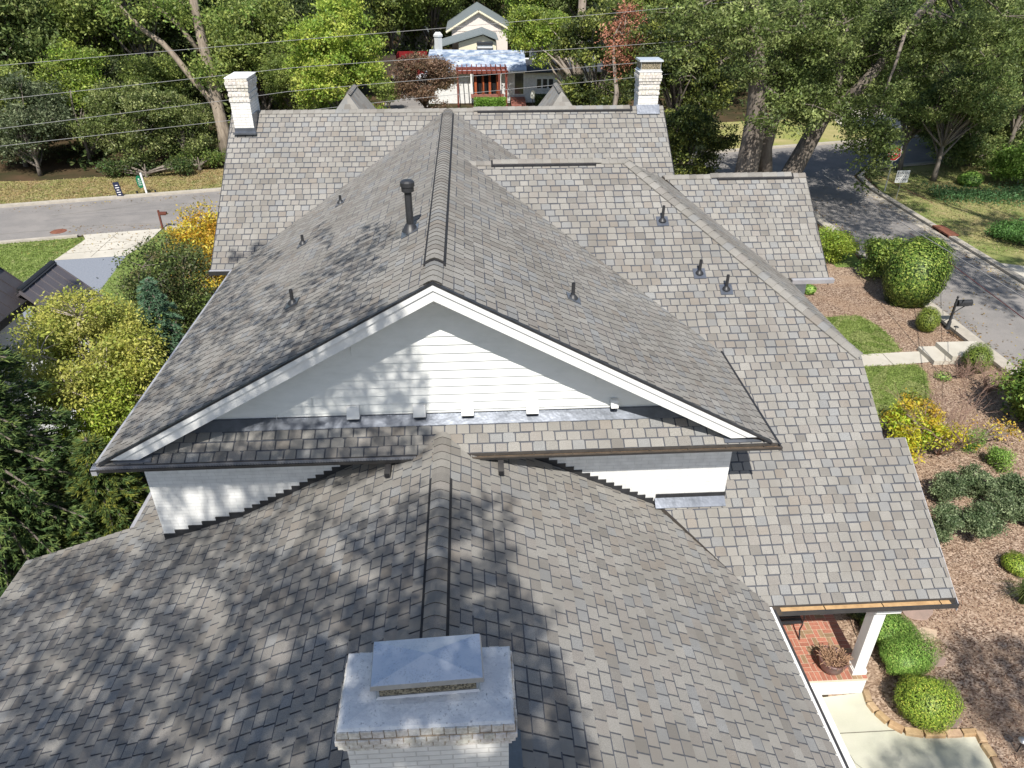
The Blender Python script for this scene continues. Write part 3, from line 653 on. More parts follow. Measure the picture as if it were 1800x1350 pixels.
s_ = MB(); s_.hexa([(4.70,21.24,pz_(pB,0,21.24)+.03),(5.34,21.24,pz_(pB,0,21.24)+.03),(5.34,21.41,pz_(pB,0,21.41)+.03),(4.70,21.41,pz_(pB,0,21.41)+.03)],[(4.70,21.24,pz_(pB,0,21.24)+.05),(5.34,21.24,pz_(pB,0,21.24)+.05),(5.34,21.41,pz_(pB,0,21.41)+.14),(4.70,21.41,pz_(pB,0,21.41)+.14)]); s_.build('side_flashing', MAT['flash'], o)

# porch: white brick base, red brick floor, square white posts
FX0, FX1, FY0, FY1 = 3.9, 7.29, 8.70, 10.95; FZ = .45
b = MB(); b.box((4.3,FY0+.01,0),(FX1-.01,FY1,FZ-.06)); e1_ = at(1447,1224,.3); e2_ = at(1463,1291,.3); b.box((4.3,e2_.y-1.2,0),(e1_.x-.02,FY0+.008,.3)); b.build('porch_base', MAT['wbrick'], house)
f = MB(); f.box((4.3,FY0,FZ-.059),(FX1,FY1,FZ-.008)); f.build('floor_mortar', MAT['mortar'], house)
br = MB(); r = random.Random(9)
def brick(xa, ya, xb, yb):
    xa = max(xa, FX0+.02); xb = min(xb, FX1)
    if xb-xa < .02 or yb-ya < .02: return
    k = r.random(); t = r.uniform(.85,1.1); c_ = (t,t,t) if k > .18 else (t*.72, t*1.15, t*1.0)
    br.box((xa+.006,ya+.006,FZ-.012),(xb-.006,yb-.006,FZ), c_)
bw = .098; cell = bw*2
x = FX1
yy = FY0
n = int((FX1-FX0)/bw)
for i in range(n): brick(FX1-(i+1)*bw, FY0, FX1-i*bw, FY0+.21)
m_ = int((FY1-FY0-.21)/bw)
for i in range(m_): brick(FX1-.21, FY0+.21+i*bw, FX1, FY0+.21+(i+1)*bw)
ci = 0; xx = FX1-.21
while xx > FX0:
    yy = FY0+.21; cj = 0
    while yy < FY1-.1:
        if (ci+cj) % 2: brick(xx-cell,yy,xx-bw,yy+cell); brick(xx-bw,yy,xx,yy+cell)
        else: brick(xx-cell,yy,xx,yy+bw); brick(xx-cell,yy+bw,xx,yy+cell)
        yy += cell; cj += 1
    xx -= cell; ci += 1
br.build('brick_floor', MAT['redbrick'], house)
for (x_, y_) in ((7.15, 8.92), (7.15, 10.40)):
    q = MB(); q.box((x_-.11,y_-.11,FZ+.12),(x_+.11,y_+.11,ZPE-.34)); o = q.build('porch_post', MAT['white'], house, bevel=.006)
    q = MB(); q.box((x_-.14,y_-.14,FZ),(x_+.14,y_+.14,FZ+.10)); q.box((x_-.125,y_-.125,FZ+.10),(x_+.125,y_+.125,FZ+.13)); q.build('post_base', MAT['white'], o, bevel=.004)
q = MB(); q.box((4.3,10.36,FZ),(7.0,10.5,FZ+1.1)); q.build('porch_wall', MAT['siding'], house)
q = MB(); q.box((-8.62,1.2,pz_(pWF,XWE,0)-.13),(-8.60,YWB,pz_(pWF,XWE,0)+.0)); q.build('side_gutter', MAT['gutter_silver'], house)
q = MB(); q.box((-6.50,YWB,pz_(pWF,-6.42,0)-.10),(-6.43,14,pz_(pWF,-6.42,0)+.0)); q.build('side_gutter', MAT['gutter_silver'], house)
# ---------------------------------------------------------------- ground, roads, lawns
def ground_sheet(name, pts, z, mat, kind='structure', noise=0, seed=1):
    m = MB()
    m.face([(p[0], p[1], z) for p in ccw([(p[0], p[1]) for p in pts])])
    o = m.build(name, MAT[mat], loc=(0,0,0)); tagp(o, kind=kind); return o
def wob(pts, amp, n=6, seed=1, close=True):
    r = random.Random(seed); out = []
    for i in range(len(pts)):
        a = Vector(pts[i][:2]); b = Vector(pts[(i+1)%len(pts)][:2])
        for k in range(n): p = a.lerp(b, k/n); out.append((p.x+r.uniform(-amp,amp), p.y+r.uniform(-amp,amp)))
    return out
m = MB(); m.face([(-700,-300,-.012),(700,-300,-.012),(700,900,-.012),(-700,900,-.012)]); tagp(m.build('ground', MAT['soil']), kind='structure')
xs = lambda x: 37.4 + .225*(x+12.8)                      # near kerb line of the cross street
fs_ = lambda x: 41.9 + .227*(x+19.1) + .25
ground_sheet('dry_bank', [(-60,fs_(-60)),(-11,fs_(-11)),(-12,49),(-20,47.2),(-26,46.0),(-34,46),(-60,44)], .002, 'drygrass')
ground_sheet('golden_lawn', [(14,fs_(14)),(60,fs_(60)),(60,74),(33,62),(20,60),(12,62)], .002, 'goldgrass')
ground_sheet('far_driveway', [(29,58),(34,57),(37,70),(32,71)], .006, 'concrete')
def px_poly(pts, z=0): return [at(x, y, z) for x, y in pts]
LAWN_A = px_poly([(-500,478),(-200,447),(145,417),(150,421),(95,458),(40,497),(-60,560),(-400,640)])
LAWN_B = px_poly([(285,404),(262,424),(222,450),(165,525),(150,560),(330,600),(440,500),(420,393)])
ground_sheet('lawn', LAWN_A, .004, 'grass'); ground_sheet('lawn', LAWN_B, .004, 'grass')
ground_sheet('driveway', px_poly([(146,413),(285,402),(262,424),(222,450),(95,458),(150,421)]), .010, 'concrete')
ground_sheet('side_driveway', px_poly([(95,458),(222,450),(165,525),(150,560),(-60,600),(-60,560),(40,497)]), .006, 'pavers')
# front yard
ground_sheet('mulch_bed', wob([(4.5,-6),(18.0,-6),(17.6,12),(17.6,34.5),(9,34),(7.6,21),(7.6,11),(6.5,8.4)], .05, 10), .003, 'mulch')
def px_poly(pts, z=0): return [at(x, y, z) for x, y in pts]
ground_sheet('lawn', px_poly([(1440,560),(1480,556),(1512,556),(1540,572),(1565,592),(1584,618),(1515,624),(1440,628)]), .009, 'grass')
ground_sheet('lawn', px_poly([(1480,647),(1612,641),(1626,655),(1634,690),(1634,718),(1610,729),(1545,735),(1480,740)]), .009, 'grass')
ground_sheet('front_walk', px_poly([(1440,627),(1616,618),(1634,637),(1590,641),(1440,649)]), .014, 'concrete')
ground_sheet('lawn', px_poly([(1440,400),(1500,445),(1520,470),(1470,470),(1440,440)]), .009, 'grass')
# roads with kerbs
ground_sheet('road', [(18.25,-20),(23.15,-20),(23.15,41.5),(23.6,44.2),(25.2,46.2),(28,xs(28)),(70,xs(70)),(70,fs_(70)),(-60,fs_(-60)),(-60,xs(-60)),(14.5,xs(14.5)),(16.8,43.2),(18.0,41.2),(18.25,38.5)], .008, 'asphalt')
kp = MAT['kerb']
def kerb(name, pts, w=.32, h=.11):
    m = MB(); P = [Vector((p[0], p[1], 0)) for p in pts]; k = len(P)
    L = []; Rr = []
    for i in range(k):
        d = (P[min(i+1,k-1)]-P[max(i-1,0)]).normalized(); n = Vector((-d.y,d.x,0)); L.append(P[i]+n*w/2); Rr.append(P[i]-n*w/2)
    for i in range(k-1):
        m.hexa([Rr[i],Rr[i+1],L[i+1],L[i]],[p+Vector((0,0,h)) for p in (Rr[i],Rr[i+1],L[i+1],L[i])])
    o = m.build(name, kp, loc=(0,0,0)); tagp(o, kind='structure'); return o
kerb('kerb', [(18.02,-20),(18.02,8),(18.02,21.5),(18.02,30),(18.02,38.5),(17.7,41.0),(16.5,42.8),(14.4,xs(14.4)-.15)], .50)
kerb('kerb', [(23.4,-20),(23.4,25),(23.4,31.6)], .32); kerb('kerb', [(23.4,37.8),(23.4,41.3),(23.85,43.9),(25.4,45.8),(28,xs(28)-.2),(70,xs(70)-.2)], .32); kerb('kerb', [(23.4,31.6),(23.4,33.2)], .32); kerb('kerb', [(23.4,34.7),(23.4,37.8)], .32)
kerb('kerb', [(-60,fs_(-60)+.2),(-11,fs_(-11)+.2),(14,fs_(14)+.2),(70,fs_(70)+.2)], .40)
kerb('kerb', [(-60,xs(-60)-.15),(-19.3,xs(-19.3)-.15)], .26); kerb('kerb', [(-15.4,xs(-15.4)-.15),(14.4,xs(14.4)-.15)], .26)
ground_sheet('patchy_lawn', [(23.55,40),(24.3,43.5),(25.6,45.4),(28,xs(28)-.4),(60,xs(60)-.4),(60,20),(23.55,20)], .002, 'mixgrass')
ground_sheet('far_sidewalk', [(23.6,20),(27.5,20),(27.5,28.2),(23.6,30.0)], .010, 'concrete')
ground_sheet('driveway_gutter_strip', [(22.7,-20),(23.2,-20),(23.2,42),(22.7,41)], .012, 'kerb')
# driveway at the lower right
dr = px_poly([(1400,1232),(1516,1218),(1524,1236),(1548,1262),(1585,1288),(1625,1297),(1722,1294),(1745,1345),(1790,1460),(1380,1460)])
ground_sheet('garage_driveway', dr, .012, 'drive')
m = MB()
a, b = at(1455,1291), at(1590,1285); m.box((a.x,a.y-.008,.0125),(b.x,a.y+.008,.016))
pts = [at(x,y) for x,y in ((1470,1291),(1478,1306),(1483,1318),(1494,1328),(1503,1342),(1516,1352),(1522,1370))]
for p, q in zip(pts, pts[1:]): m.bar((p.x,p.y,.0135),(q.x,q.y,.0135),.010,.002)
m2 = m.build('driveway_joint', MAT['crack']); tagp(m2, kind='structure')
m = MB()
for (p, q) in (((130,432),(262,421)),((108,447),(232,436)),((207,409),(160,452))):
    a, b = at(*p), at(*q); m.bar((a.x,a.y,.013),(b.x,b.y,.013),.02,.003)
a, b = at(1551,622), at(1572,644); m.bar((a.x,a.y,.017),(b.x,b.y,.017),.02,.003)
tagp(m.build('concrete_joint', MAT['crack']), kind='structure')
# steps up to the pavement
g1 = at(1634,622); s = MB()
sx, sy = 16.0, g1.y
ax, ay = at(1616,618), at(1636,640)
def stepbox(pa, pb, pc, pd, z0, z1):
    s.hexa([(p.x,p.y,z0) for p in (pa,pb,pc,pd)], [(p.x,p.y,z1) for p in (pa,pb,pc,pd)])
L0, L1 = at(1616,616), at(1636,642); d = Vector((1,.0,0))
y_lo, y_hi = min(L0.y,L1.y), max(L0.y,L1.y); x0_ = (L0.x+L1.x)/2
s = MB(); s.box((x0_,y_lo,0),(x0_+.62,y_hi,.16)); s.box((x0_+.60,y_lo+.002,0),(18.0-.27,y_hi-.002,.32))
o = s.build('garden_steps', MAT['concrete'], loc=(x0_,y_lo,0)); tagp(o, 'two pale concrete steps rising from the front walk to the kerb', 'steps')

def single(mb, name, mat, label, cat, group=None, loc=(0,0,0), **k):
    o = mb.build(name, mat, loc=loc, **k); return tagp(o, label, cat, group)

def ordw(n): return {1:'first',2:'second',3:'third',4:'fourth',5:'fifth',6:'sixth',7:'seventh',8:'eighth',9:'ninth',10:'tenth',11:'eleventh',12:'twelfth',13:'thirteenth',14:'fourteenth',15:'fifteenth',16:'sixteenth'}.get(n, str(n)+'th')
# stone edging along the driveway
edge = [(1520,1214),(1527,1237),(1540,1254),(1560,1272),(1588,1287),(1622,1292),(1660,1292),(1718,1289),(1728,1310),(1745,1335),(1762,1370)]
E_ = [at(*q) for q in edge]; seg = []
for p, q in zip(E_, E_[1:]):
    n = max(1, round((q-p).length/.36))
    for i in range(n): seg.append((p.lerp(q, i/n), p.lerp(q, (i+1)/n)))
r = random.Random(4)
for i, (p, q) in enumerate(seg):
    d = (q-p).normalized(); n = Vector((-d.y,d.x,0)); t = r.uniform(.85,1.2); mb = MB(); g_e = .012
    a = p+d*g_e; b = q-d*g_e; wv = .075*r.uniform(.9,1.1); hz = .09*r.uniform(.85,1.15); j = lambda: Vector((r.uniform(-.008,.008), r.uniform(-.008,.008), r.uniform(-.006,.006)))
    mb.hexa([a-n*wv,b-n*wv,b+n*wv,a+n*wv],[a-n*wv*.85+Vector((0,0,hz))+j(),b-n*wv*.85+Vector((0,0,hz))+j(),b+n*wv*.85+Vector((0,0,hz))+j(),a+n*wv*.85+Vector((0,0,hz))+j()], (t,t*r.uniform(.95,1.03),t*r.uniform(.85,1.05)))
    c_ = (p+q)/2; single(mb, 'edging_stone', MAT['stone'], ordw(i+1)+' tan sandstone block counted from the porch in the curved edging beside the pale driveway', 'edging stone', 'stones edging the driveway', loc=(c_.x,c_.y,0), bevel=.012)
# stepping stones
for i, (x, y, rx, ry, t, lb) in enumerate(((1612,1075,.34,.26,(1.0,.95,.92),'pinkish flagstone nearest the porch roof corner in the mulch'),(1622,1115,.36,.17,(1.5,1.5,1.25),'palest kidney shaped flagstone in the mulch'),(1634,1160,.32,.22,(.95,.88,.86),'brown flagstone beside the middle of the clipped green shrubs'),(1650,1212,.30,.22,(.95,.85,.85),'brown flagstone right of the round yellow-green shrub'),(1662,1262,.30,.22,(.85,.78,.8),'dark flagstone close to the stone edging'))):
    c_ = at(x, y); rr_ = random.Random(i); mb = MB(); n = 14
    pts = [(c_.x+math.cos(2*math.pi*k/n)*rx*rr_.uniform(.8,1.1), c_.y+math.sin(2*math.pi*k/n)*ry*rr_.uniform(.75,1.1)) for k in range(n)]
    mb.hexa([(p[0],p[1],0) for p in pts],[(p[0],p[1],.03) for p in pts], t)
    single(mb, 'flagstone', MAT['flag'], lb, 'stepping stone', 'stepping stones across the mulch', loc=(c_.x,c_.y,0), bevel=.008)

# ---------------------------------------------------------------- small things
# bench on the porch
bx, by = 6.02, 9.98
bn = thing('bench', 'black metal bench with slatted seat on the brick porch floor', 'bench', (bx,by,FZ))
L_ = 1.15; x1 = 6.36; x0 = x1-L_
m = MB()
for k in range(5): m.box((x0,9.72+k*.078,FZ+.40),(x1,9.72+k*.078+.06,FZ+.42))
m.build('seat', MAT['black_metal'], bn)
m = MB()
for k in range(5): m.obox(((x0+x1)/2, 10.13+k*.022, FZ+.50+k*.075), (L_/2,0,0), (0,.008,-.003), (0,.01,.028))
m.build('backrest', MAT['black_metal'], bn)
for xe in (x0+.03, x1-.03):
    m = MB(); m.tube([(xe,9.70,FZ+.40),(xe,9.74,FZ+.2),(xe,9.66,FZ)], .016); m.build('leg', MAT['black_metal'], bn)
    m = MB(); m.tube([(xe,10.10,FZ+.40),(xe,10.06,FZ+.2),(xe,10.2,FZ)], .016); m.build('leg', MAT['black_metal'], bn)
    m = MB(); m.tube([(xe,9.72,FZ+.40),(xe,9.70,FZ+.58),(xe,9.74,FZ+.63),(xe,10.0,FZ+.64),(xe,10.16,FZ+.68)], .014); m.tube([(xe,10.10,FZ+.40),(xe,10.22,FZ+.86)], .014); m.build('armrest', MAT['black_metal'], bn)
# pot with a dead plant
pc = at(1463,1183,FZ); pc = Vector((pc.x, pc.y+.10, FZ))
pt = thing('plant_pot', 'brown glazed pot of withered twigs on the brick porch', 'plant pot', pc)
m = MB(); m.lathe([(.001,.0),(.15,0),(.20,.06),(.245,.18),(.255,.28),(.275,.30),(.275,.33),(.24,.335),(.225,.27),(.001,.27)], pc, 28); m.build('pot', MAT['pot'], pt, smooth=True)
m = MB(); r = random.Random(2)
for i in range(230):
    a = r.uniform(0,6.28); q = r.random()**.5*.2; s0_ = pc+Vector((math.cos(a)*q,math.sin(a)*q,.28)); a2 = r.uniform(0,6.28); l = r.uniform(.03,.15)
    e = s0_+Vector((math.cos(a)*q*.5+math.cos(a2)*.05, math.sin(a)*q*.5+math.sin(a2)*.05, l)); mid = s0_.lerp(e,.5)+Vector((r.uniform(-.03,.03),r.uniform(-.03,.03),.02))
    t = r.uniform(.6,1.5); m.tube([s0_,mid,e,e+Vector((r.uniform(-.05,.05),r.uniform(-.05,.05),-r.uniform(0,.05)))], [.005,.005,.007,.001], 4, col=(t,t*.95,t*.85))
m.build('dead_plant', M('withered_plant', (.36,.24,.17), (.26,.17,.12), 20, .9, tint=True), pt)
# mailbox by the kerb
mp_ = at(1665,578); 
mbx = thing('mailbox', 'black mailbox on an ornamental black post beside the right hand kerb', 'mailbox', (mp_.x,mp_.y,0))
P0 = mp_; m = MB(); m.lathe([(.10,0),(.10,.03),(.075,.06),(.07,.30),(.05,.34),(.045,1.0),(.06,1.02),(.045,1.05),(.04,1.18),(.05,1.20),(.02,1.23),(.045,1.28),(.03,1.33),(.001,1.36)], P0, 14); m.build('post', MAT['black_metal'], mbx, smooth=True)
m = MB(); n = 10
x0_ = P0.x+.06; x1_ = P0.x+.56
pr = [(-.10,0),(.10,0),(.10,.10)]+[(.10*math.cos(t), .10+.10*math.sin(t)) for t in [math.pi*k/n for k in range(1,n)]]+[(-.10,.10)]
for i in range(len(pr)):
    a = pr[i]; b = pr[(i+1)%len(pr)]; m.face([(x0_,P0.y+a[0],.98+a[1]),(x1_,P0.y+a[0],.98+a[1]),(x1_,P0.y+b[0],.98+b[1]),(x0_,P0.y+b[0],.98+b[1])])
m.face([(x0_,P0.y+a[0],.98+a[1]) for a in pr]); bo = m.build('box', MAT['black_metal'], mbx)
m = MB(); m.hexa([(x1_,P0.y+a[0]*1.05,.98+a[1]*1.03-.003) for a in pr],[(x1_+.02,P0.y+a[0]*1.05,.98+a[1]*1.03-.003) for a in pr]); m.build('door', MAT['black_metal'], bo)
m = MB(); m.box((x0_+.10,P0.y-.11,1.10),(x0_+.12,P0.y-.10,1.24)); m.box((x0_+.10,P0.y-.11,1.20),(x0_+.18,P0.y-.10,1.24)); m.build('flag', MAT['black_metal'], bo)
m = MB(); m.tube([(P0.x,P0.y,.62),(P0.x+.2,P0.y,.80),(P0.x+.42,P0.y,.955)], .018); m.box((P0.x,P0.y-.03,.93),(P0.x+.5,P0.y+.03,.965)); m.build('bracket', MAT['black_metal'], mbx)
# little stake light by the mailbox, lamp by the driveway
for (x, y, h, lb) in ((1675,592,.40,'thin black stake light in the mulch below the black mailbox'), (1787,1322,.34,'small path light at the end of the stone driveway edging')):
    q = at(x, y); t = thing('path_light', lb, 'path light', (q.x,q.y,0), 'path lights in the mulch'); m = MB(); m.tube([(q.x,q.y,0),(q.x,q.y,h)], .011); m.build('stake', MAT['black_metal'], t)
    m = MB(); m.lathe([(.02,h-.02),(.085,h+.0),(.08,h+.012),(.03,h+.04),(.001,h+.055)], q, 16); m.build('shade', MAT['galv_edge' if h < .36 else 'black_metal'], t, smooth=True)
q = at(1400+1400/5.625*0+1665-170, 1098); 
m = MB(); q = at(1510,1128); m.tube([(q.x-.0,q.y,0),(q.x,q.y,.35),(q.x+.05,q.y+.1,.75),(q.x+.12,q.y+.12,.78)], .012); single(m, 'garden_hook', MAT['galv_edge'], 'thin bent metal rod rising from the shrubs behind the white porch post', 'garden hook', loc=(q.x,q.y,0))
# kerb inlet
q = Vector((23.4, 33.95, 0)); t = thing('kerb_inlet', 'rust red storm drain inlet set in the far kerb', 'storm drain', q)
m = MB(); m.box((23.22,33.22,.09),(23.75,34.68,.16)); m.build('cover', MAT['rust'], t); m = MB(); m.box((23.3,33.22,.0),(23.7,34.68,.088)); m.build('throat', MAT['dark'], t)
for yy_ in (33.24, 33.95, 34.64): m = MB(); m.box((23.22,yy_-.03,0),(23.29,yy_+.03,.089)); m.build('bar', MAT['rust'], t)
# stop sign
q = Vector((23.95, 41.0, 0)); t = thing('stop_sign', 'red octagonal stop sign at the street corner, half hidden by leaves', 'road sign', q)
zc = 2.15
m = MB(); m.box((q.x-.03,q.y-.02,0),(q.x+.03,q.y+.02,2.5)); m.build('post', MAT['galv_edge'], t)
def octagon(r_, y_, th):
    a = [(q.x+math.cos(math.pi/8+k*math.pi/4)*r_, y_, zc+math.sin(math.pi/8+k*math.pi/4)*r_) for k in range(8)]
    m = MB(); m.face(a); b = [(p[0], y_+th, p[2]) for p in a]; m.face(b[::-1])
    for k in range(8): m.face([a[k], b[k], b[(k+1)%8], a[(k+1)%8]])
    return m
o = octagon(.42, q.y-.030, .008).build('plate', MAT['signwhite'], t); octagon(.39, q.y-.034, .003).build('red_face', MAT['signred'], o)
def text(s, size, mat, parent, loc, rot=(math.pi/2,0,0), name='lettering', ext=.002, sy=1.3):
    cu = bpy.data.curves.new(name, 'FONT'); cu.body = s; cu.size = size; cu.extrude = ext; cu.align_x = 'CENTER'; cu.align_y = 'CENTER'
    tmp = bpy.data.objects.new('tmp', cu); C.objects.link(tmp); dg = bpy.context.evaluated_depsgraph_get(); me = bpy.data.meshes.new_from_object(tmp.evaluated_get(dg))
    bpy.data.objects.remove(tmp); me.materials.clear(); o = bpy.data.objects.new(name, me); C.objects.link(o); me.materials.append(mat)
    o.parent = parent; o.location = Vector(loc)-rootloc(parent); o.rotation_euler = rot; o.scale = (1, sy, 1); return o
text('STOP', .30, MAT['signwhite'], o, (q.x, q.y-.038, zc))
q2 = Vector((23.75, 39.3, 0)); t = thing('notice_sign', 'square white notice with close dark printing below the stop sign', 'sign', q2)
m = MB(); m.box((q2.x-.012,q2.y,0),(q2.x+.012,q2.y+.02,1.6)); m.build('post', MAT['galv_edge'], t)
m = MB(); m.box((q2.x-.36,q2.y-.02,1.0),(q2.x+.36,q2.y-.005,1.66)); o = m.build('panel', MAT['signwhite'], t)
m = MB(); r = random.Random(8)
for k in range(7):
    xx_ = -.32
    while xx_ < .3:
        w_ = r.uniform(.04,.13); m.box((q2.x+xx_,q2.y-.024,1.07+k*.08),(q2.x+min(xx_+w_,.33),q2.y-.0205,1.11+k*.08)); xx_ += w_+.03
m.build('printing', MAT['signink'], o)
# yard signs on the dry bank
q = at(213,348); t = thing('yard_sign', 'narrow dark navy yard sign leaning on the dry bank', 'yard sign', q, 'yard signs on the bank')
m = MB(); a = Vector((.0,.02,0)); tilt = Vector((-.10,0,1)).normalized(); u = Vector((tilt.z,0,-tilt.x))
m.obox(q+tilt*.48, u*.17, (0,.012,0), tilt*.42); o = m.build('panel', MAT['navy'], t)
m = MB(); 
for k in range(5): m.obox(q+tilt*(.20+k*.13)+Vector((0,-.016,0)), u*(.11 if k%2 else .07), (0,.002,0), tilt*.022)
m.build('printing', MAT['signwhite'], o); m = MB(); m.obox(q+tilt*.04, u*.01, (0,.01,0), tilt*.06); m.build('stake', MAT['black_metal'], t)
q = at(259,342); t = thing('yard_sign', 'rounded green yard sign hung on a white post', 'yard sign', q, 'yard signs on the bank')
tilt = Vector((-.06,0,1)).normalized(); u = Vector((tilt.z,0,-tilt.x)); m = MB(); m.obox(q+tilt*.62, u*.045, (0,.045,0), tilt*.62); m.build('post', MAT['signwhite'], t)
m = MB(); n = 20; cc = q+tilt*.75-u*.20; pts = [cc+u*(.17*math.cos(2*math.pi*k/n))+tilt*(.36*math.copysign(abs(math.sin(2*math.pi*k/n))**.7, math.sin(2*math.pi*k/n))) for k in range(n)]
m.face([p+Vector((0,-.02,0)) for p in pts]); m.face([p+Vector((0,.01,0)) for p in pts][::-1])
for k in range(n): m.face([pts[k]+Vector((0,-.02,0)), pts[k]+Vector((0,.01,0)), pts[(k+1)%n]+Vector((0,.01,0)), pts[(k+1)%n]+Vector((0,-.02,0))])
o = m.build('panel', MAT['green'], t); m = MB()
for k in range(4): m.obox(cc+tilt*(.16-k*.11)+Vector((0,-.024,0)), u*(.04 if k == 0 else .09), (0,.002,0), tilt*(.03 if k == 0 else .013))
m.build('printing', MAT['signwhite'], o)
# two short bollard stubs, manhole, brown mailbox
for (x, y, lb) in ((242,342,'short black stub in the grass between the navy and the green yard sign'),(274,340,'short black stub in the grass right of the green yard sign')):
    q = at(x,y); m = MB(); m.lathe([(.05,0),(.05,.15),(.07,.16),(.06,.2),(.001,.21)], q, 10); single(m, 'valve_marker', MAT['black_metal'], lb, 'marker', 'black stubs on the bank', loc=(q.x,q.y,0))
q = at(103,407); m = MB(); m.lathe([(.001,.022),(.30,.022),(.32,.010),(.38,.010)], q, 28); single(m, 'manhole_cover', MAT['rust'], 'round rusty manhole cover in the left hand street', 'manhole cover', loc=(q.x,q.y,0))
q = at(286,402); t = thing('mailbox', 'brown wooden post mailbox at the driveway mouth by the orange tree', 'mailbox', q)
m = MB(); m.box((q.x-.04,q.y-.04,0),(q.x+.04,q.y+.04,.95)); m.box((q.x-.05,q.y-.03,.70),(q.x+.34,q.y+.03,.75)); m.build('post', MAT['brownmetal'], t)
m = MB(); m.box((q.x+.05,q.y-.075,.75),(q.x+.38,q.y+.075,.86)); m.lathe([(.075,0),(.075,.33)], (q.x+.05,q.y,.86), 14, axis=(1,0,0)); m.build('box', MAT['brownmetal'], t)

# road wear: crack lines and patches
r = random.Random(6)
for k in range(9):
    m = MB(); x, y = r.uniform(18.8,22.4), r.uniform(16,40); a = r.choice((0, math.pi/2)) + r.uniform(-.3,.3); pts = [(x,y)]
    for i in range(14): a += r.uniform(-.35,.35); pts.append((min(22.6,max(18.4,pts[-1][0]+math.cos(a)*.3)), pts[-1][1]+math.sin(a)*.3))
    for p, q in zip(pts, pts[1:]): m.bar((p[0],p[1],.0105),(q[0],q[1],.0105),.018,.002)
    tagp(m.build('road_crack', MAT['crack']), kind='structure')
for k in range(6):
    m = MB(); x = r.uniform(-24,-11); y = xs(x)+r.uniform(1,4); a = r.uniform(-.2,.5); pts = [(x,y)]
    for i in range(16): a += r.uniform(-.3,.3); pts.append((pts[-1][0]+math.cos(a)*.35, pts[-1][1]+math.sin(a)*.12+.07))
    for p, q in zip(pts, pts[1:]): m.bar((p[0],p[1],.0105),(q[0],q[1],.0105),.022,.002)
    tagp(m.build('road_crack', MAT['crack']), kind='structure')
# ---------------------------------------------------------------- overhead cables
def cable(name, pts, r_, mat, label, grp=None, sag=.15):
    P = [Vector(p) for p in pts]; out = []
    for a, b in zip(P, P[1:]):
        for k in range(10):
            t = k/10; p = a.lerp(b, t); out.append(p)
    out.append(P[-1]); m = MB(); m.tube(out, r_, 5); o = m.build(name, MAT[mat], loc=tuple(P[0])); tagp(o, label, 'cable', grp)
ords = ['topmost','second from the top','third from the top','lowest']
for i, ln in enumerate(([(-60,122),(0,115),(547,68),(783,49),(1090,22),(1300,2)], [(-60,182),(0,175),(515,119),(653,109),(1083,81),(1230,70)], [(-60,233),(0,226),(400,176),(505,161),(663,147),(1050,116),(1200,104)], [(-60,262),(0,257),(410,211),(505,198),(720,174),(1020,145),(1200,128)])):
    pts = [aty(x, y, 34+ (x-0)*.003*1.0 + i*.35) for x, y in ln]
    cable('power_line', pts, .010 if i != 4 else .006, 'wirewhite', ords[i]+' of the pale cables strung across behind the house', 'cables across the back street')
for (x0, y0_, x1, y1_, m_, lb, r_, y_a, y_b) in ((1449,308,1840,548,'wirewhite','bright white cable crossing above the right hand road',.015,36,17), (1600,410,1840,590,'wirered','dark red cable above the right hand road',.012,33,15), (1640,452,1840,585,'wire','thin grey cable just left of the white one above the road',.009,32,16), (1546,309,1640,357,'wirered','dark red cable over the shaded corner lawn',.012,37,34)):
    cable('service_cable', [aty(x0,y0_,y_a), aty(x1,y1_,y_b)], r_, m_, lb, 'cables above the right road')
# ---------------------------------------------------------------- foliage
def leaf_object(name, cen, size, cols, parent=None, loc=None, mat='leaf', seed=0, aspect=.55, up=.45, nrm=None, droop=0, nw=.18):
    rg = np.random.default_rng(seed); n = len(cen)
    N = rg.normal(size=(n,3)); N /= np.linalg.norm(N, axis=1)[:,None]
    if nrm is not None: N = N + nrm*nw
    N[:,2] += up; N /= np.linalg.norm(N, axis=1)[:,None]
    T = rg.normal(size=(n,3)); T[:,2] -= droop; T -= N*(T*N).sum(1)[:,None]; T /= np.linalg.norm(T, axis=1)[:,None]
    B = np.cross(N, T); s = np.asarray(size)*np.ones(n)
    a = T*s[:,None]; b = B*(s*aspect)[:,None]
    V = np.stack([cen-a, cen-b*.9-a*.05+N*(s*.12)[:,None], cen+a, cen+b*.9-a*.05+N*(s*.12)[:,None]], 1).reshape(-1,3)
    off = rootloc(parent) if parent is not None else Vector(loc or (0,0,0)); V = V - np.array(off)
    me = bpy.data.meshes.new(name); me.vertices.add(n*4); me.vertices.foreach_set('co', V.astype(np.float32).ravel())
    me.loops.add(n*4); me.loops.foreach_set('vertex_index', np.arange(n*4, dtype=np.int32))
    me.polygons.add(n); me.polygons.foreach_set('loop_start', np.arange(0, n*4, 4, dtype=np.int32))
    try: me.polygons.foreach_set('loop_total', np.full(n, 4, dtype=np.int32))
    except Exception: pass
    me.update(calc_edges=True)
    ca = me.color_attributes.new('tint', 'FLOAT_COLOR', 'CORNER'); arr = np.ones((n,4,4), dtype=np.float32); arr[:,:,:3] = np.asarray(cols, dtype=np.float32)[:,None,:]
    ca.data.foreach_set('color', arr.ravel())
    return link(name, me, MAT[mat], parent, loc)
def tints(rg, n, pal, clump=None, jit=.25):
    pal = np.array(pal); k = rg.integers(0, len(pal), n) if clump is None else clump % len(pal)
    k2 = rg.integers(0, len(pal), n); t = rg.random(n)[:,None]*.5
    c = pal[k]*(1-t) + pal[k2]*t; return np.minimum(c*1.52*rg.uniform(1-jit, 1+jit, (n,1)), .62)
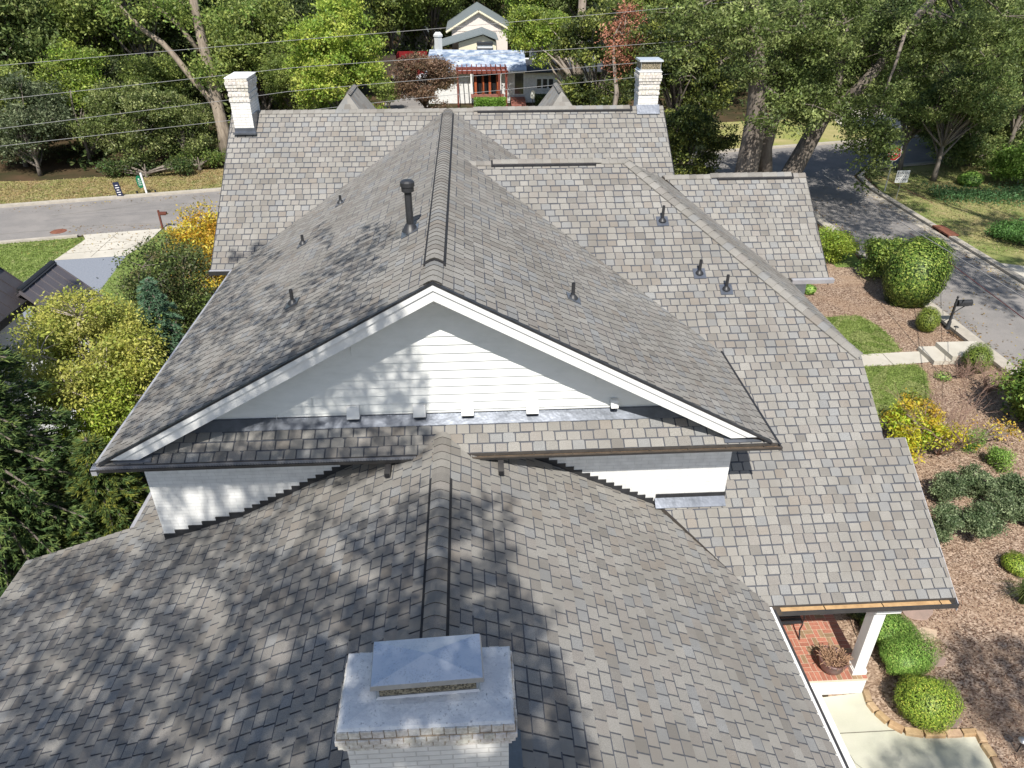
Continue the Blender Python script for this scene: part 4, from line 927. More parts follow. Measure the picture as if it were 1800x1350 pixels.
def crown(rg, c, R_, lobes, clumps, leaves, lsize, pal, zmin=None, lobe_r=.42, crad=.5, flat=1.0, bottom=-.8, hollow=.55):
    """lobes on an uneven ellipsoid, clumps on the lobes, leaves round the clumps; returns leaf centres, sizes, colours, lobe centres, clump centres"""
    c = np.array(c, float); R_ = np.array(R_, float)
    d = rg.normal(size=(lobes,3)); d[:,2] = np.abs(d[:,2])*.9 + bottom*rg.random(lobes)**1.5; d /= np.linalg.norm(d, axis=1)[:,None]
    rad = rg.uniform(hollow, .85, lobes)[:,None]; L = c + d*R_*rad; LR = rg.uniform(.7, 1.25, lobes)*lobe_r*R_.min()
    ci = rg.integers(0, lobes, clumps); e = rg.normal(size=(clumps,3)); e /= np.linalg.norm(e, axis=1)[:,None]; e[:,2] = e[:,2]*.75+.1
    K = L[ci] + e*(LR[ci]*rg.uniform(.55,1.08,clumps)**.6)[:,None]
    if zmin is not None: K[:,2] = np.maximum(K[:,2], zmin + rg.random(clumps)*.5)
    li = np.repeat(np.arange(clumps), leaves); q = rg.normal(size=(len(li),3))*crad*.5; q[:,2] *= .55*flat
    P = K[li] + q; sz = lsize*rg.uniform(.6,1.3,len(li)); cl = rg.integers(0, 97, clumps)[li]
    col = tints(rg, len(li), pal, cl)*(rg.uniform(.75,1.2,clumps)[li])[:,None]
    nrm = (P - c)/R_; nrm /= (np.linalg.norm(nrm, axis=1)[:,None]+1e-6)
    return P, sz, col, L, K, nrm
OAK = [(.085,.12,.035),(.12,.165,.05),(.175,.215,.07),(.07,.11,.035),(.22,.245,.09)]
MID = [(.10,.14,.03),(.15,.195,.045),(.23,.265,.07),(.095,.13,.035)]
DARK = [(.032,.05,.018),(.045,.068,.022),(.075,.10,.035),(.025,.038,.015),(.12,.14,.05)]
LIME = [(.16,.24,.03),(.22,.28,.04),(.12,.20,.03),(.26,.30,.05)]
MAPLE = [(.17,.25,.035),(.24,.30,.045),(.10,.17,.025),(.32,.34,.07)]
YELL = [(.30,.29,.06),(.24,.27,.05),(.34,.33,.09),(.19,.23,.05)]
ORNG = [(.50,.30,.03),(.42,.22,.03),(.46,.34,.05),(.28,.24,.04)]
PURP = [(.16,.10,.07),(.11,.07,.05),(.20,.13,.08),(.09,.07,.04)]
BROWN = [(.30,.13,.08),(.24,.11,.07),(.36,.17,.11)]
BLUE = [(.08,.15,.09),(.10,.18,.11),(.06,.12,.06),(.13,.20,.13)]
BRIGHT = [(.11,.21,.04),(.17,.29,.06),(.06,.12,.02),(.24,.34,.08)]
GLOSS = [(.05,.10,.02),(.10,.16,.03),(.19,.26,.05),(.28,.34,.08),(.03,.06,.015)]
def trunk_mesh(base, path, rads, limbs=(), n=9, seed=0, tone=1.0):
    r = random.Random(seed); m = MB()
    m.tube(path, rads, n, col=(tone,)*3)
    for lp, lr in limbs: m.tube(lp, lr, 6, col=(tone,)*3)
    return m
def limb_to(p0, p1, r0, r1, r, k=5, bow=.12):
    p0 = Vector(p0); p1 = Vector(p1); L = (p1-p0).length; out = []
    off = Vector((r.uniform(-1,1), r.uniform(-1,1), r.uniform(.1,1)))*L*bow
    for i in range(k+1):
        t = i/k; out.append(p0.lerp(p1, t) + off*math.sin(math.pi*t))
    return out, [r0+(r1-r0)*(i/k) for i in range(k+1)]
def tree(name, label, cat, loc, H, c, R_, lobes, clumps, leaves, lsize, pal, seed, group=None, tr=.2, lean=(0,0), mat='leaf', crad=.5, tone=1.0, up=.45, bottom=-.8, lobe_r=.42, twigs=.25, aspect=.55, root=None, zmin=None, hollow=.55):
    rg = np.random.default_rng(seed); r = random.Random(seed); loc = Vector(loc)
    t = root or thing(name, label, cat, loc, group)
    cc = Vector(c) + loc
    P, sz, col, L, K, nrm = crown(rg, cc, R_, lobes, clumps, leaves, lsize, pal, crad=crad, bottom=bottom, lobe_r=lobe_r, zmin=zmin, hollow=hollow)
    top = loc + Vector((lean[0], lean[1], min(H, c[2]+.35*R_[2]))); k = 8; path = []
    for i in range(k+1):
        s = i/k; path.append(loc.lerp(top, s) + Vector((math.sin(s*5+seed)*.02*H*s, math.cos(s*4+seed)*.02*H*s, 0)))
    rads = [tr*(1.25 if i == 0 else 1)*(1-.8*i/k) for i in range(k+1)]
    limbs = []
    for l in L:
        l = Vector(l); s = min(.92, max(.22, (l.z-loc.z)/H*.65)); p = path[int(s*k)]; limbs.append(limb_to(p, l, tr*(1-s)*.55+.02, .02, r))
    for j in range(int(len(K)*twigs)):
        kk = Vector(K[j]); l = min(L, key=lambda q: (q[0]-kk.x)**2+(q[1]-kk.y)**2+(q[2]-kk.z)**2); limbs.append(limb_to(Vector(l), kk, .03*tr/.2, .008, r, 3))
    m = trunk_mesh(loc, path, rads, limbs, seed=seed, tone=tone); m.build('trunk', MAT['bark'], t, smooth=True)
    leaf_object('crown', P, sz, col, t, mat=mat, seed=seed, up=up, aspect=aspect)
    return t
def conifer(label, loc, H, rad, n_br, pal, seed, droop=.25, group=None, name='conifer_tree', nl=.16, dens=34, tone=.8, root=None, zb=.08):
    rg = np.random.default_rng(seed); r = random.Random(seed); loc = Vector(loc); t = root or thing(name, label, 'tree', loc, group)
    m = MB(); m.tube([loc, loc+Vector((.03*H*.2,0,H*.5)), loc+Vector((0,0,H))], [rad*.07, rad*.045, .01], 8, col=(tone,)*3)
    cen = []; nv = []; tv = []
    for i in range(n_br):
        s = zb + (1-zb)*(i/n_br)**.9; z = H*s; L = rad*(1-s)**.8*r.uniform(.7,1.12)+.12; a = i*2.4+r.uniform(-.3,.3)
        d = Vector((math.cos(a), math.sin(a), 0)); pts = []
        for k in range(7):
            q = k/6; pts.append(loc + Vector((0,0,z)) + d*L*q + Vector((0,0,(-droop*q*q+.18*q)*L)))
        m.tube(pts, [.018*rad*(1-k/8)+.004 for k in range(7)], 4, cap=False, col=(tone*.9,)*3)
        sd = Vector((-d.y, d.x, 0))
        nn = int(dens*L/rad)+8
        for j in range(nn):
            q = .12+.9*r.random(); kk = min(5, int(q*6)); p = pts[kk].lerp(pts[kk+1], min(1, q*6-kk)); lat = r.gauss(0, .16*L*(1.15-q)+.02)
            p2 = p + sd*lat + Vector((0,0,r.gauss(0,.03*L)-abs(lat)*.25)); 
            for w_ in range(7):
                dirv = (d*(.6+q*.4) + sd*(lat/(abs(lat)+.1))*.8 + Vector((r.gauss(0,.35), r.gauss(0,.35), r.gauss(.1,.3)))).normalized()
                cen.append(p2 + dirv*nl*.5); tv.append(dirv)
    cen = np.array([tuple(c_) for c_ in cen]); tv = np.array([tuple(c_) for c_ in tv]); n = len(cen)
    up = rg.normal(size=(n,3))*.6 + np.array([0,0,1.]); B = np.cross(tv, up); B /= np.linalg.norm(B, axis=1)[:,None]
    s = nl*rg.uniform(.6,1.2,n); a = tv*s[:,None]; b = B*(s*.13)[:,None]
    V = np.stack([cen-a, cen-b, cen+a, cen+b], 1).reshape(-1,3) - np.array(rootloc(t))
    me = bpy.data.meshes.new('crown'); me.from_pydata(V.tolist(), [], np.arange(n*4).reshape(-1,4).tolist())
    ca = me.color_attributes.new('tint','FLOAT_COLOR','CORNER'); arr = np.ones((n,4,4), dtype=np.float32); arr[:,:,:3] = tints(rg, n, pal, np.arange(n)//60)[:,None,:]; ca.data.foreach_set('color', arr.ravel())
    m.build('trunk', MAT['bark'], t); link('crown', me, MAT['needle'], t); return t
def bush(label, box, pal, seed, name='shrub', cat='shrub', group=None, n=2600, lsize=.045, mat='leaf', round_=False, hk=1.0, lump=.18, core=.74, mass=None, cz=None, aspect=.55, sc_=1.0, up=.35, stem=True):
    x0, y0_, x1, y1 = box; g = at((x0+x1)/2, y1); s = mpp(g); r_ = (x1-x0)/2*s*sc_; vd = Vector((g.x, g.y, 0)).normalized()
    c = g + vd*r_*.85; tp = aty((x0+x1)/2, y0_, c.y+.25*r_); h = max(.25, tp.z*hk)
    rg = np.random.default_rng(seed); t = thing(name, label, cat, (c.x, c.y, 0), group)
    d = rg.normal(size=(n,3)); d /= np.linalg.norm(d, axis=1)[:,None]
    lob = rg.normal(size=(9,3)); lob /= np.linalg.norm(lob, axis=1)[:,None]; amp = rg.uniform(-1,1,9)
    bump = 1 + lump*sum(amp[i]*np.exp(-((d-lob[i])**2).sum(1)*2.2) for i in range(9))
    lob2 = rg.normal(size=(60,3)); lob2 /= np.linalg.norm(lob2, axis=1)[:,None]; am2 = rg.uniform(-.5,1,60)*min(.16, .05+lump*.35)
    for i in range(60): bump = bump + am2[i]*np.exp(-((d-lob2[i])**2).sum(1)*28)
    rr_ = (1-.34*rg.random(n)**1.7+.10*(rg.random(n)<.12)*rg.random(n))*bump; cz_ = h*.48
    P = np.array([c.x,c.y,cz_]) + d*rr_[:,None]*np.array([r_, r_, h*.52]); P[:,2] = np.maximum(P[:,2], .02)
    leaf_object('foliage', P, lsize*rg.uniform(.6,1.3,n), tints(rg, n, pal, None, .5), t, mat=mat, seed=seed, nrm=d, up=up, aspect=aspect)
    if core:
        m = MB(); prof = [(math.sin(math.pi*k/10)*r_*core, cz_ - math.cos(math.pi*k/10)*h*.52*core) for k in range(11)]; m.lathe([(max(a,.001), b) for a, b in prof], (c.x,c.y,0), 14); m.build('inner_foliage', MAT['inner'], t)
    m = MB(); m.tube([(c.x,c.y,0),(c.x,c.y,h*.4)], .03, 6); m.build('stem', MAT['bark'], t)
    return t
def bush2(label, box, pal, seed, name='shrub', cat='shrub', group=None, clumps=120, leaves=60, lsize=.035, lobes=12, hk=1.0, crad=.22, sc_=1.0, lobe_r=.42, up=.5):
    x0, y0_, x1, y1 = box; g = at((x0+x1)/2, y1); s = mpp(g); r_ = (x1-x0)/2*s*sc_; vd = Vector((g.x, g.y, 0)).normalized()
    c = g + vd*r_*.85; tp = aty((x0+x1)/2, y0_, c.y+.25*r_); h = max(.3, tp.z*hk)
    return tree(name, label, cat, (c.x,c.y,0), h*.6, (0,0,h*.45), (r_*.95,r_*.95,h*.55), lobes, clumps, leaves, lsize, pal, seed, group=group, tr=.04, crad=crad, bottom=-1.5, zmin=.03, twigs=.15, lobe_r=lobe_r, hollow=.45, up=up)
MAT['chip'] = M('bark_chip', (1,1,1), None, rough=.9, tint=True, spec=.1)
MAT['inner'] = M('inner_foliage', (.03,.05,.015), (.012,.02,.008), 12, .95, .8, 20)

# --- front garden, right side
bush('tall clipped broadleaf shrub nearest the road, beside the black mailbox', (1541,408,1640,551), GLOSS, 21, n=30000, lsize=.055, name='clipped_shrub', lump=.22, core=.66)
bush2('ragged dark shrub behind the tall clipped shrub by the road', (1506,408,1580,500), GLOSS, 22, clumps=240, leaves=60, lsize=.055, name='clipped_shrub', lobes=16, crad=.34)
bush('small yellow-green ball shrub below the tall clipped shrub, left of the mailbox', (1603,538,1643,588), [(.14,.18,.03),(.18,.21,.04),(.10,.14,.03)], 23, name='topiary_shrub', n=5200, lsize=.028, group='clipped balls by the front steps', lump=.04)
bush('egg-shaped olive ball shrub beside the top of the garden steps', (1684,602,1732,660), [(.12,.17,.03),(.16,.20,.04),(.09,.13,.03)], 24, name='topiary_shrub', n=5600, lsize=.028, group='clipped balls by the front steps', lump=.04)
bush2('large glossy magnolia-like shrub cut off by the right edge of the view', (1752,598,1880,775), GLOSS, 25, name='evergreen_shrub', clumps=440, leaves=60, lsize=.065, lobes=26, crad=.36)
DKG = [(.045,.075,.03),(.085,.12,.055),(.13,.17,.085),(.20,.24,.13)]
dk = [((1622,830,1688,892),'dark green shrub nearest the middle of the roof edge'),((1668,818,1738,880),'dark shrub at the top middle of the low shrub mass'),((1742,826,1806,888),'dark shrub at the right edge in the upper row of low shrubs'),((1655,886,1745,960),'largest dark shrub in the lower row against the mulch'),((1716,862,1792,922),'dark shrub between the upper and lower rows of low shrubs'),((1612,872,1668,965),'dark shrub tucked against the rake of the porch roof'),((1770,885,1830,930),'low dark shrub leaving the view at the right')]
for i, (b_, lb) in enumerate(dk): bush2(lb, b_, DKG, 40+i, clumps=150, leaves=56, lsize=.030, group='low dark shrubs right of the porch roof', crad=.13, sc_=.82)
bush2('small bright green mound shrub in front of the dark shrubs, right edge', (1724,803,1782,834), BRIGHT, 31, clumps=90, leaves=50, lsize=.025, name='mound_shrub', crad=.14)
bush2('bright green low shrub under the twiggy bare shrub', (1678,768,1726,798), BRIGHT, 32, clumps=70, leaves=40, lsize=.025, name='mound_shrub', crad=.14)
bush('round yellow-green mound at the right edge below the dark shrubs', (1752,975,1806,1014), LIME, 33, n=4200, lsize=.022, name='mound_shrub', lump=.08)
YG_ = [(.14,.22,.03),(.22,.30,.04),(.32,.38,.06),(.07,.12,.02)]
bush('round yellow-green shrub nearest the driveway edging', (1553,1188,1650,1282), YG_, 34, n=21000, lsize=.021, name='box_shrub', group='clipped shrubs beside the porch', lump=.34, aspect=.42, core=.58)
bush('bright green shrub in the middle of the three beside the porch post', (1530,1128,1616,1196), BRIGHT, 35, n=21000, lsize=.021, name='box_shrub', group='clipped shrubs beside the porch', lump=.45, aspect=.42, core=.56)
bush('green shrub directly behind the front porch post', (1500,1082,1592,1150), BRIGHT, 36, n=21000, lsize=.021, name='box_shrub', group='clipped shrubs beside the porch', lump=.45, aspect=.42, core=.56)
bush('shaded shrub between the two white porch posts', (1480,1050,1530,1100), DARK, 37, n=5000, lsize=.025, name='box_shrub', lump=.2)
bush2('lime green bush at the corner of the right rear wing', (1425,392,1492,468), LIME, 38, clumps=170, leaves=50, lsize=.05, name='lime_bush', lobes=12, crad=.34)
bush('small bright bush under the right wing gutter', (1408,498,1432,520), BRIGHT, 39, n=900, lsize=.045, name='lime_bush', core=.5)
for i, (b_, lb) in enumerate((((1640,652,1668,672),'tiny green sprout in the mulch beside the lawn'),)): bush(lb, b_, BRIGHT, 60, n=300, lsize=.03, core=.3, name='seedling')
# yellow and orange shrub by the roof
q = at(1610,800); tree('autumn_shrub', 'yellow and orange autumn shrub beside the right roof edge', 'shrub', (q.x,q.y,0), 1.1, (0,0,.75), (1.0,.85,.75), 11, 110, 42, .05, [(.42,.38,.03),(.30,.36,.04),(.46,.30,.03),(.20,.30,.03)], 51, tr=.05, crad=.24, twigs=.4)
q = at(1590,765); tree('autumn_shrub', 'small mottled shrub just above the yellow and orange one', 'shrub', (q.x,q.y,0), .9, (0,0,.7), (.7,.6,.6), 8, 55, 34, .05, [(.34,.28,.04),(.10,.16,.03),(.40,.26,.03)], 52, tr=.04, crad=.22, twigs=.4)
q = at(1690,800); tree('autumn_shrub', 'sparse orange sprigs round the foot of the bare twiggy shrub', 'shrub', (q.x+.6,q.y+.3,0), .6, (.3,.2,.35), (1.1,.6,.3), 6, 22, 16, .04, ORNG, 53, tr=.03, crad=.28, twigs=.5)
q = at(1560,800); 
def bare(label, q, H, sp, n, seed, col=(1,1,1)):
    r = random.Random(seed); t = thing('bare_shrub', label, 'shrub', (q.x,q.y,0)); m = MB()
    def grow(p, d, L, rad, dep):
        pts = [p]; dd = d.copy()
        for k in range(4):
            dd = (dd + Vector((r.gauss(0,.13), r.gauss(0,.13), r.gauss(.02,.08)))).normalized(); pts.append(pts[-1]+dd*L/4)
        m.tube(pts, [rad*(1-.15*k) for k in range(5)], 4, cap=False, col=col)
        if dep:
            for k in range(r.randint(2,4)):
                nd = (dd + Vector((r.gauss(0,.45), r.gauss(0,.45), r.gauss(0,.25)))).normalized(); grow(pts[r.randint(1,4)], nd, L*r.uniform(.55,.8), rad*.6, dep-1)
    for i in range(n):
        a = 2*math.pi*i/n+r.uniform(-.3,.3); grow(Vector((q.x,q.y,0)), Vector((math.cos(a)*sp, math.sin(a)*sp, 1)).normalized(), H*.5, .022, 4)
    m.build('branches', MAT['twig'], t); return t
bare('tall bare reddish twiggy shrub in the mulch right of the lawn', at(1648,800), 2.3, .75, 8, 5)
bare('small grey bare shrub in the shadow of the glossy shrub', at(1735,690), 1.0, .8, 7, 6, (1.2,1.3,1.3))
bare('thin bare twigs in front of the egg-shaped ball shrub', at(1690,665), .8, .8, 6, 8)
def grass_clump(label, q, n, h, seed):
    r = random.Random(seed); m = MB()
    for i in range(n):
        a = r.uniform(0,6.28); L = h*r.uniform(.5,1); sp = r.uniform(.2,1); d = Vector((math.cos(a),math.sin(a),0)); b = Vector((-d.y,d.x,0))*.006; p = Vector((q.x,q.y,0))+d*.05*r.random()
        p1 = p+d*L*sp*.35+Vector((0,0,L*.7)); p2 = p+d*L*sp*.95+Vector((0,0,L*(.9-.5*sp))); t = r.uniform(.7,1.3); m.face([p-b,p+b,p1+b*.8,p1-b*.8], (.07*t,.11*t,.03*t)); m.face([p1-b*.8,p1+b*.8,p2], (.10*t,.13*t,.04*t))
    single(m, 'ornamental_grass', MAT['leaf'], label, 'grass clump', loc=(q.x,q.y,0))
grass_clump('spiky dark grass clump at the right edge of the mulch', at(1795,1060), 260, .8, 3)
rg = np.random.default_rng(77); n_ = 90000; yy_ = rg.uniform(5,28,n_); x_ = 7.4+rg.random(n_)*10.3; keep = ~((yy_<9.8)&(x_<7.9+.0*yy_)); x_ = x_[keep]; yy_ = yy_[keep]
nog = [[tuple(p[:2]) for p in px_poly(q)] for q in ([(1440,560),(1480,556),(1512,556),(1540,572),(1565,592),(1584,618),(1515,624),(1440,628)], [(1480,647),(1612,641),(1626,655),(1634,690),(1634,718),(1610,729),(1545,735),(1480,740)], [(1440,627),(1616,618),(1800,600),(1800,628),(1634,637),(1590,641),(1440,649)])] + [[tuple(p[:2]) for p in dr]]
def inp(x, y, P):
    c = np.zeros(len(x), bool); k = len(P)
    for i in range(k):
        a, b = P[i], P[(i+1)%k]; cr_ = ((a[1] > y) != (b[1] > y)) & (x < (b[0]-a[0])*(y-a[1])/((b[1]-a[1]) or 1e-9)+a[0]); c ^= cr_
    return c
bad = np.zeros(len(x_), bool)
for P_ in nog: bad |= inp(x_, yy_, P_)
x_ = x_[~bad]; yy_ = yy_[~bad]; P = np.stack([x_, yy_, rg.uniform(.006,.022,len(x_))], 1)
cc_ = np.array([(.36,.25,.18),(.26,.16,.11),(.12,.07,.05),(.44,.33,.24),(.20,.12,.09)])[rg.integers(0,5,len(x_))]*rg.uniform(.7,1.15,(len(x_),1))
o = leaf_object('bark_chips', P, .026*rg.uniform(.5,1.5,len(x_)), cc_, loc=(0,0,0), seed=14, up=2.2, aspect=.4, mat='chip'); tagp(o, kind='stuff', label='loose pine bark chips over the mulch bed')
def blades(name, label, polys, n, size, pal, seed, jit=.06, zr=(.01,.035)):
    rg = np.random.default_rng(seed); X = []; Y = []
    for P_ in polys:
        P_ = [tuple(p[:2]) for p in P_]; xs0 = [p[0] for p in P_]; ys0 = [p[1] for p in P_]; x = rg.uniform(min(xs0),max(xs0),n*2); y = rg.uniform(min(ys0),max(ys0),n*2); k = inp(x,y,P_); X.append(x[k][:n]); Y.append(y[k][:n])
    x = np.concatenate(X); y = np.concatenate(Y); x = x+rg.normal(size=len(x))*jit; y = y+rg.normal(size=len(x))*jit; P = np.stack([x,y,rg.uniform(zr[0],zr[1],len(x))],1)
    pt = (np.floor(x*1.3+np.sin(y*1.7)*1.2)+np.floor(y*1.1+np.sin(x*2.1)*1.1)*3).astype(int)
    o = leaf_object(name, P, size*rg.uniform(.5,1.4,len(x)), tints(rg, len(x), pal, np.abs(pt))*.78, loc=(0,0,0), seed=seed, up=.5, aspect=.22, mat='needle'); tagp(o, kind='stuff', label=label)
GR = [(.17,.23,.055),(.22,.28,.08),(.14,.20,.045),(.26,.29,.11)]
blades('grass_blades', 'short mown grass of the two small front lawns', [px_poly([(1440,560),(1480,556),(1512,556),(1540,572),(1565,592),(1584,618),(1515,624),(1440,628)]), px_poly([(1480,647),(1612,641),(1626,655),(1634,690),(1634,718),(1610,729),(1545,735),(1480,740)])], 15000, .045, GR, 201)
blades('lawn_blades', 'mown grass of the lawns by the left driveway', [[p for p in px_poly([(-60,434),(145,418),(148,422),(95,457),(40,496),(-60,555)])], LAWN_B], 13000, .06, GR, 202, .04)
blades('bank_grass', 'dry tufted grass on the bank across the left street', [[(-30,40.0),(-11,44.2),(-12,48.6),(-20,47.0),(-26,45.8),(-30,45.4)]], 16000, .085, [(.26,.23,.10),(.30,.22,.12),(.20,.21,.08),(.34,.28,.15)], 203, .12, (.01,.07))
blades('corner_grass', 'patchy grass of the lawn across the right road', [[(23.8,31),(23.8,40),(26,44.5),(36,46.5),(36,31)]], 16000, .075, [(.24,.24,.10),(.30,.26,.13),(.18,.21,.08),(.34,.29,.16)], 204, .1)
rg = np.random.default_rng(88); n_ = 2600; side = rg.integers(0,5,n_); t_ = rg.random(n_)
fx = np.where(side==0, 18.45+np.abs(rg.normal(size=n_))*.25, np.where(side==1, 22.95-np.abs(rg.normal(size=n_))*.3, np.where(side==2, -25+40*t_, np.where(side==3, 18.3+4.8*rg.random(n_), -21+8*t_))))
fy = np.where(side<2, 15+26*t_, np.where(side==2, 41.9+.227*(fx+19.1)-.1-np.abs(rg.normal(size=n_))*.4, np.where(side==3, 16+26*rg.random(n_), 33.5+4*rg.random(n_))))
o = leaf_object('fallen_leaves', np.stack([fx,fy,np.full(n_,.024)],1), .045*rg.uniform(.6,1.4,n_), np.array([(.30,.20,.08),(.22,.13,.06),(.36,.28,.10),(.14,.10,.05)])[rg.integers(0,4,n_)], loc=(0,0,0), seed=15, up=2.5, mat='chip'); tagp(o, kind='stuff', label='fallen leaves along the road edges')
# --- left side
q = at(150,690,.5); tree('maple_tree', 'yellow-green maple between the dark conifer and the house', 'tree', (-8.9,15.6,0), 4.6, (0,0,4.2), (1.45,2.1,1.55), 26, 820, 60, .042, YELL, 61, tr=.09, crad=.30, tone=1.9, twigs=.45, bottom=-1.2)
tree('maple_tree', 'deeper green lower maple crown right under the yellow-green one', 'tree', (-8.15,14.1,0), 3.4, (0,0,3.0), (.85,1.1,1.35), 12, 260, 56, .042, [(.20,.25,.03),(.15,.22,.03),(.26,.30,.05)], 62, tr=.08, crad=.26, twigs=.3, bottom=-1.2)
tree('orange_tree', 'golden orange tree against the left end of the rear roof', 'tree', (-9.75,26.2,0), 4.6, (0,0,2.7), (1.25,1.3,1.9), 18, 300, 50, .055, ORNG, 63, tr=.08, crad=.36, tone=.9, twigs=.35, bottom=-1.3)
tree('holly_tree', 'dark upright holly between the lawn and the left roof edge', 'tree', (-8.45,19.3,0), 5.6, (0,0,3.9), (.95,1.2,2.1), 22, 520, 50, .042, DARK+[(.10,.15,.03),(.14,.18,.05),(.13,.11,.05)], 64, tr=.10, crad=.32, bottom=-1.3, lobe_r=.5)
conifer('blue-green feathery cedar touching the left roof edge', (-7.75,16.7,0), 5.6, 1.5, 190, BLUE, 65, droop=.5, nl=.06, dens=120)
conifer('big dark pine filling the left edge of the view', (-9.9,12.2,0), 8.8, 2.6, 300, [(.035,.065,.02),(.05,.09,.03),(.08,.12,.035),(.03,.055,.02),(.13,.17,.05)], 66, droop=.35, nl=.10, dens=130)
conifer('small dark pine at the foot of the big one, close to the wing roof', (-7.9,12.6,0), 3.9, 1.5, 130, [(.035,.065,.02),(.05,.09,.03),(.09,.12,.035),(.16,.17,.03)], 67, droop=.35, nl=.09, dens=110)
bush('yellowish low shrub at the foot of the left wall beneath the roof corner', (128,820,180,880), [(.12,.20,.03),(.18,.24,.04)], 68, n=3000, lsize=.05, name='garden_shrub')
m_iv = np.random.default_rng(5); n_ = 9000; P = np.stack([m_iv.uniform(-11.5,-7.0,n_), m_iv.uniform(10.9,17,n_), m_iv.uniform(.05,.5,n_)**1.2], 1)
o = leaf_object('ivy_ground_cover', P, .05*m_iv.uniform(.6,1.3,n_), tints(m_iv, n_, DARK+[(.04,.10,.03)]), loc=(0,0,0), seed=4); tagp(o, kind='stuff', label='dark ivy covering the ground beside the left wall')
for i, (x_, y_, rx, ry, t) in enumerate(((-7.15,12.4,.36,.45,(1.0,1.15,1.15)),(-7.1,13.5,.3,.42,(.8,.55,.5)),(-7.45,11.4,.34,.4,(1.25,1.3,1.2)),(-6.95,14.6,.34,.4,(1.2,1.2,1.15)))):
    rr_ = random.Random(i+20); mb = MB(); n = 9; pts = [(x_+math.cos(2*math.pi*k/n)*rx*rr_.uniform(.75,1.1), y_+math.sin(2*math.pi*k/n)*ry*rr_.uniform(.75,1.1)) for k in range(n)]
    mb.hexa([(p[0],p[1],0) for p in pts],[(p[0],p[1],.53) for p in pts], t); single(mb, 'paving_stone', MAT['flag'], ['grey','dark red','pale','light grey'][i]+' irregular paving stone beside the left wall', 'paving stone', 'paving beside the left wall', loc=(x_,y_,0), bevel=.01)

# neighbouring house at the left
nb = thing('neighbour_house', 'white rendered house with dark standing-seam metal roofs at the left edge', 'house', (-14,24,0))
def seam_roof(A, B, Cc, D, n, nm='metal_roof'):        # A-B eave, D-C ridge; seams from eave to ridge
    A, B, Cc, D = map(Vector, (A,B,Cc,D)); N_ = (B-A).cross(D-A).normalized(); N_ = N_ if N_.z > 0 else -N_; m = MB()
    m.hexa([p-N_*.08 for p in (A,B,Cc,D)], [A,B,Cc,D]); o = m.build(nm, MAT['metalroof'], nb); m = MB()
    for i in range(n+1):
        t = i/n; p = A.lerp(B,t); q = D.lerp(Cc,t); m.bar(p+N_*.010, q+N_*.010, .018, .022, up=N_)
    m.build('seam', MAT['metalroof'], o); m = MB(); m.bar(D+N_*.03, Cc+N_*.03, .16, .05, up=N_); m.build('ridge_flashing', MAT['black_metal'], o)
D_ = at(94,462,4.7); C_ = at(34,512,4.7); A_ = at(236,558,3.3); B_ = A_ + (C_-D_)
seam_roof(B_, A_, D_, C_, 6)
off_ = (D_-A_).normalized(); hz_ = Vector((off_.x, off_.y, 0)).normalized()
seam_roof(C_+hz_*.55-Vector((0,0,.35)), D_+hz_*.55-Vector((0,0,.35)), D_+Vector((0,0,-.005)), C_+Vector((0,0,-.005)), 5)
E1 = at(64,513,4.35); E0 = at(-70,620,4.35); R1 = at(-6,467,5.3); R0 = R1 + (E0-E1)
seam_roof(E0, E1, R1, R0, 9)
m = MB(); m.bar(E1-Vector((0,0,.09)), E0-Vector((0,0,.09)), .10, .20); m.build('fascia', MAT['black_metal'], nb)
m = MB(); m.bar(A_-Vector((0,0,.09)), B_-Vector((0,0,.09)), .10, .20); m.build('fascia', MAT['black_metal'], nb)
def wall_under(P, Q, z0, inset, depth, t0=0, t1=1):
    d = (Q-P).normalized(); n = -Vector((d.y,-d.x,0)).normalized(); n = n if n.dot(hz_) > 0 else -n; a = P.lerp(Q,t0)+n*inset; b = P.lerp(Q,t1)+n*inset; w_ = MB()
    lo = [(a.x,a.y,0),(b.x,b.y,0),(b.x+n.x*depth,b.y+n.y*depth,0),(a.x+n.x*depth,a.y+n.y*depth,0)]
    w_.hexa(lo, [(x,y,z0) for x,y,_ in lo]); w_.build('wall', MAT['stucco'], nb)
wall_under(E1, E0, E1.z-.22, .35, 2.4, .10, 1); wall_under(A_, B_, A_.z-.22, .35, 4.0, .05, 1)
m = MB(); p = E1.lerp(E0,.06); m.box((p.x-.12,p.y-.12,0),(p.x+.12,p.y+.12,E1.z-.2)); m.build('timber_post', MAT['timber'], nb)

# --- trees across the left street
def wt(x, y, Y): return aty(x, y, Y)
b0 = at(400,286); Yt = b0.y
t = thing('forked_tree', 'tall pale-barked forked tree left of the rear left chimney', 'tree', (b0.x,b0.y,0))
m = MB(); pth = [wt(x,y,Yt) for x,y in ((400,286),(393,230),(383,190),(372,140),(360,90),(350,50),(342,10),(330,-40))]
m.tube(pth, [.46,.40,.37,.34,.31,.28,.25,.22], 10, col=(1.5,1.45,1.35))
m.tube([wt(x,y,Yt) for x,y in ((383,195),(362,165),(335,135),(308,100),(285,75),(255,55),(225,28),(195,-5),(170,-40))], [.24,.20,.19,.18,.17,.15,.14,.13,.12], 8, col=(1.35,1.3,1.2))
m.tube([wt(x,y,Yt) for x,y in ((350,90),(320,50),(290,22),(262,5),(235,-20))], [.16,.14,.12,.10,.08], 7, col=(1.3,1.25,1.15))
m.tube([wt(x,y,Yt+1) for x,y in ((362,80),(352,40),(330,15),(312,-5))], [.14,.12,.11,.10], 7, col=(1.3,1.25,1.2))
m.build('trunk', MAT['bark'], t, smooth=True)
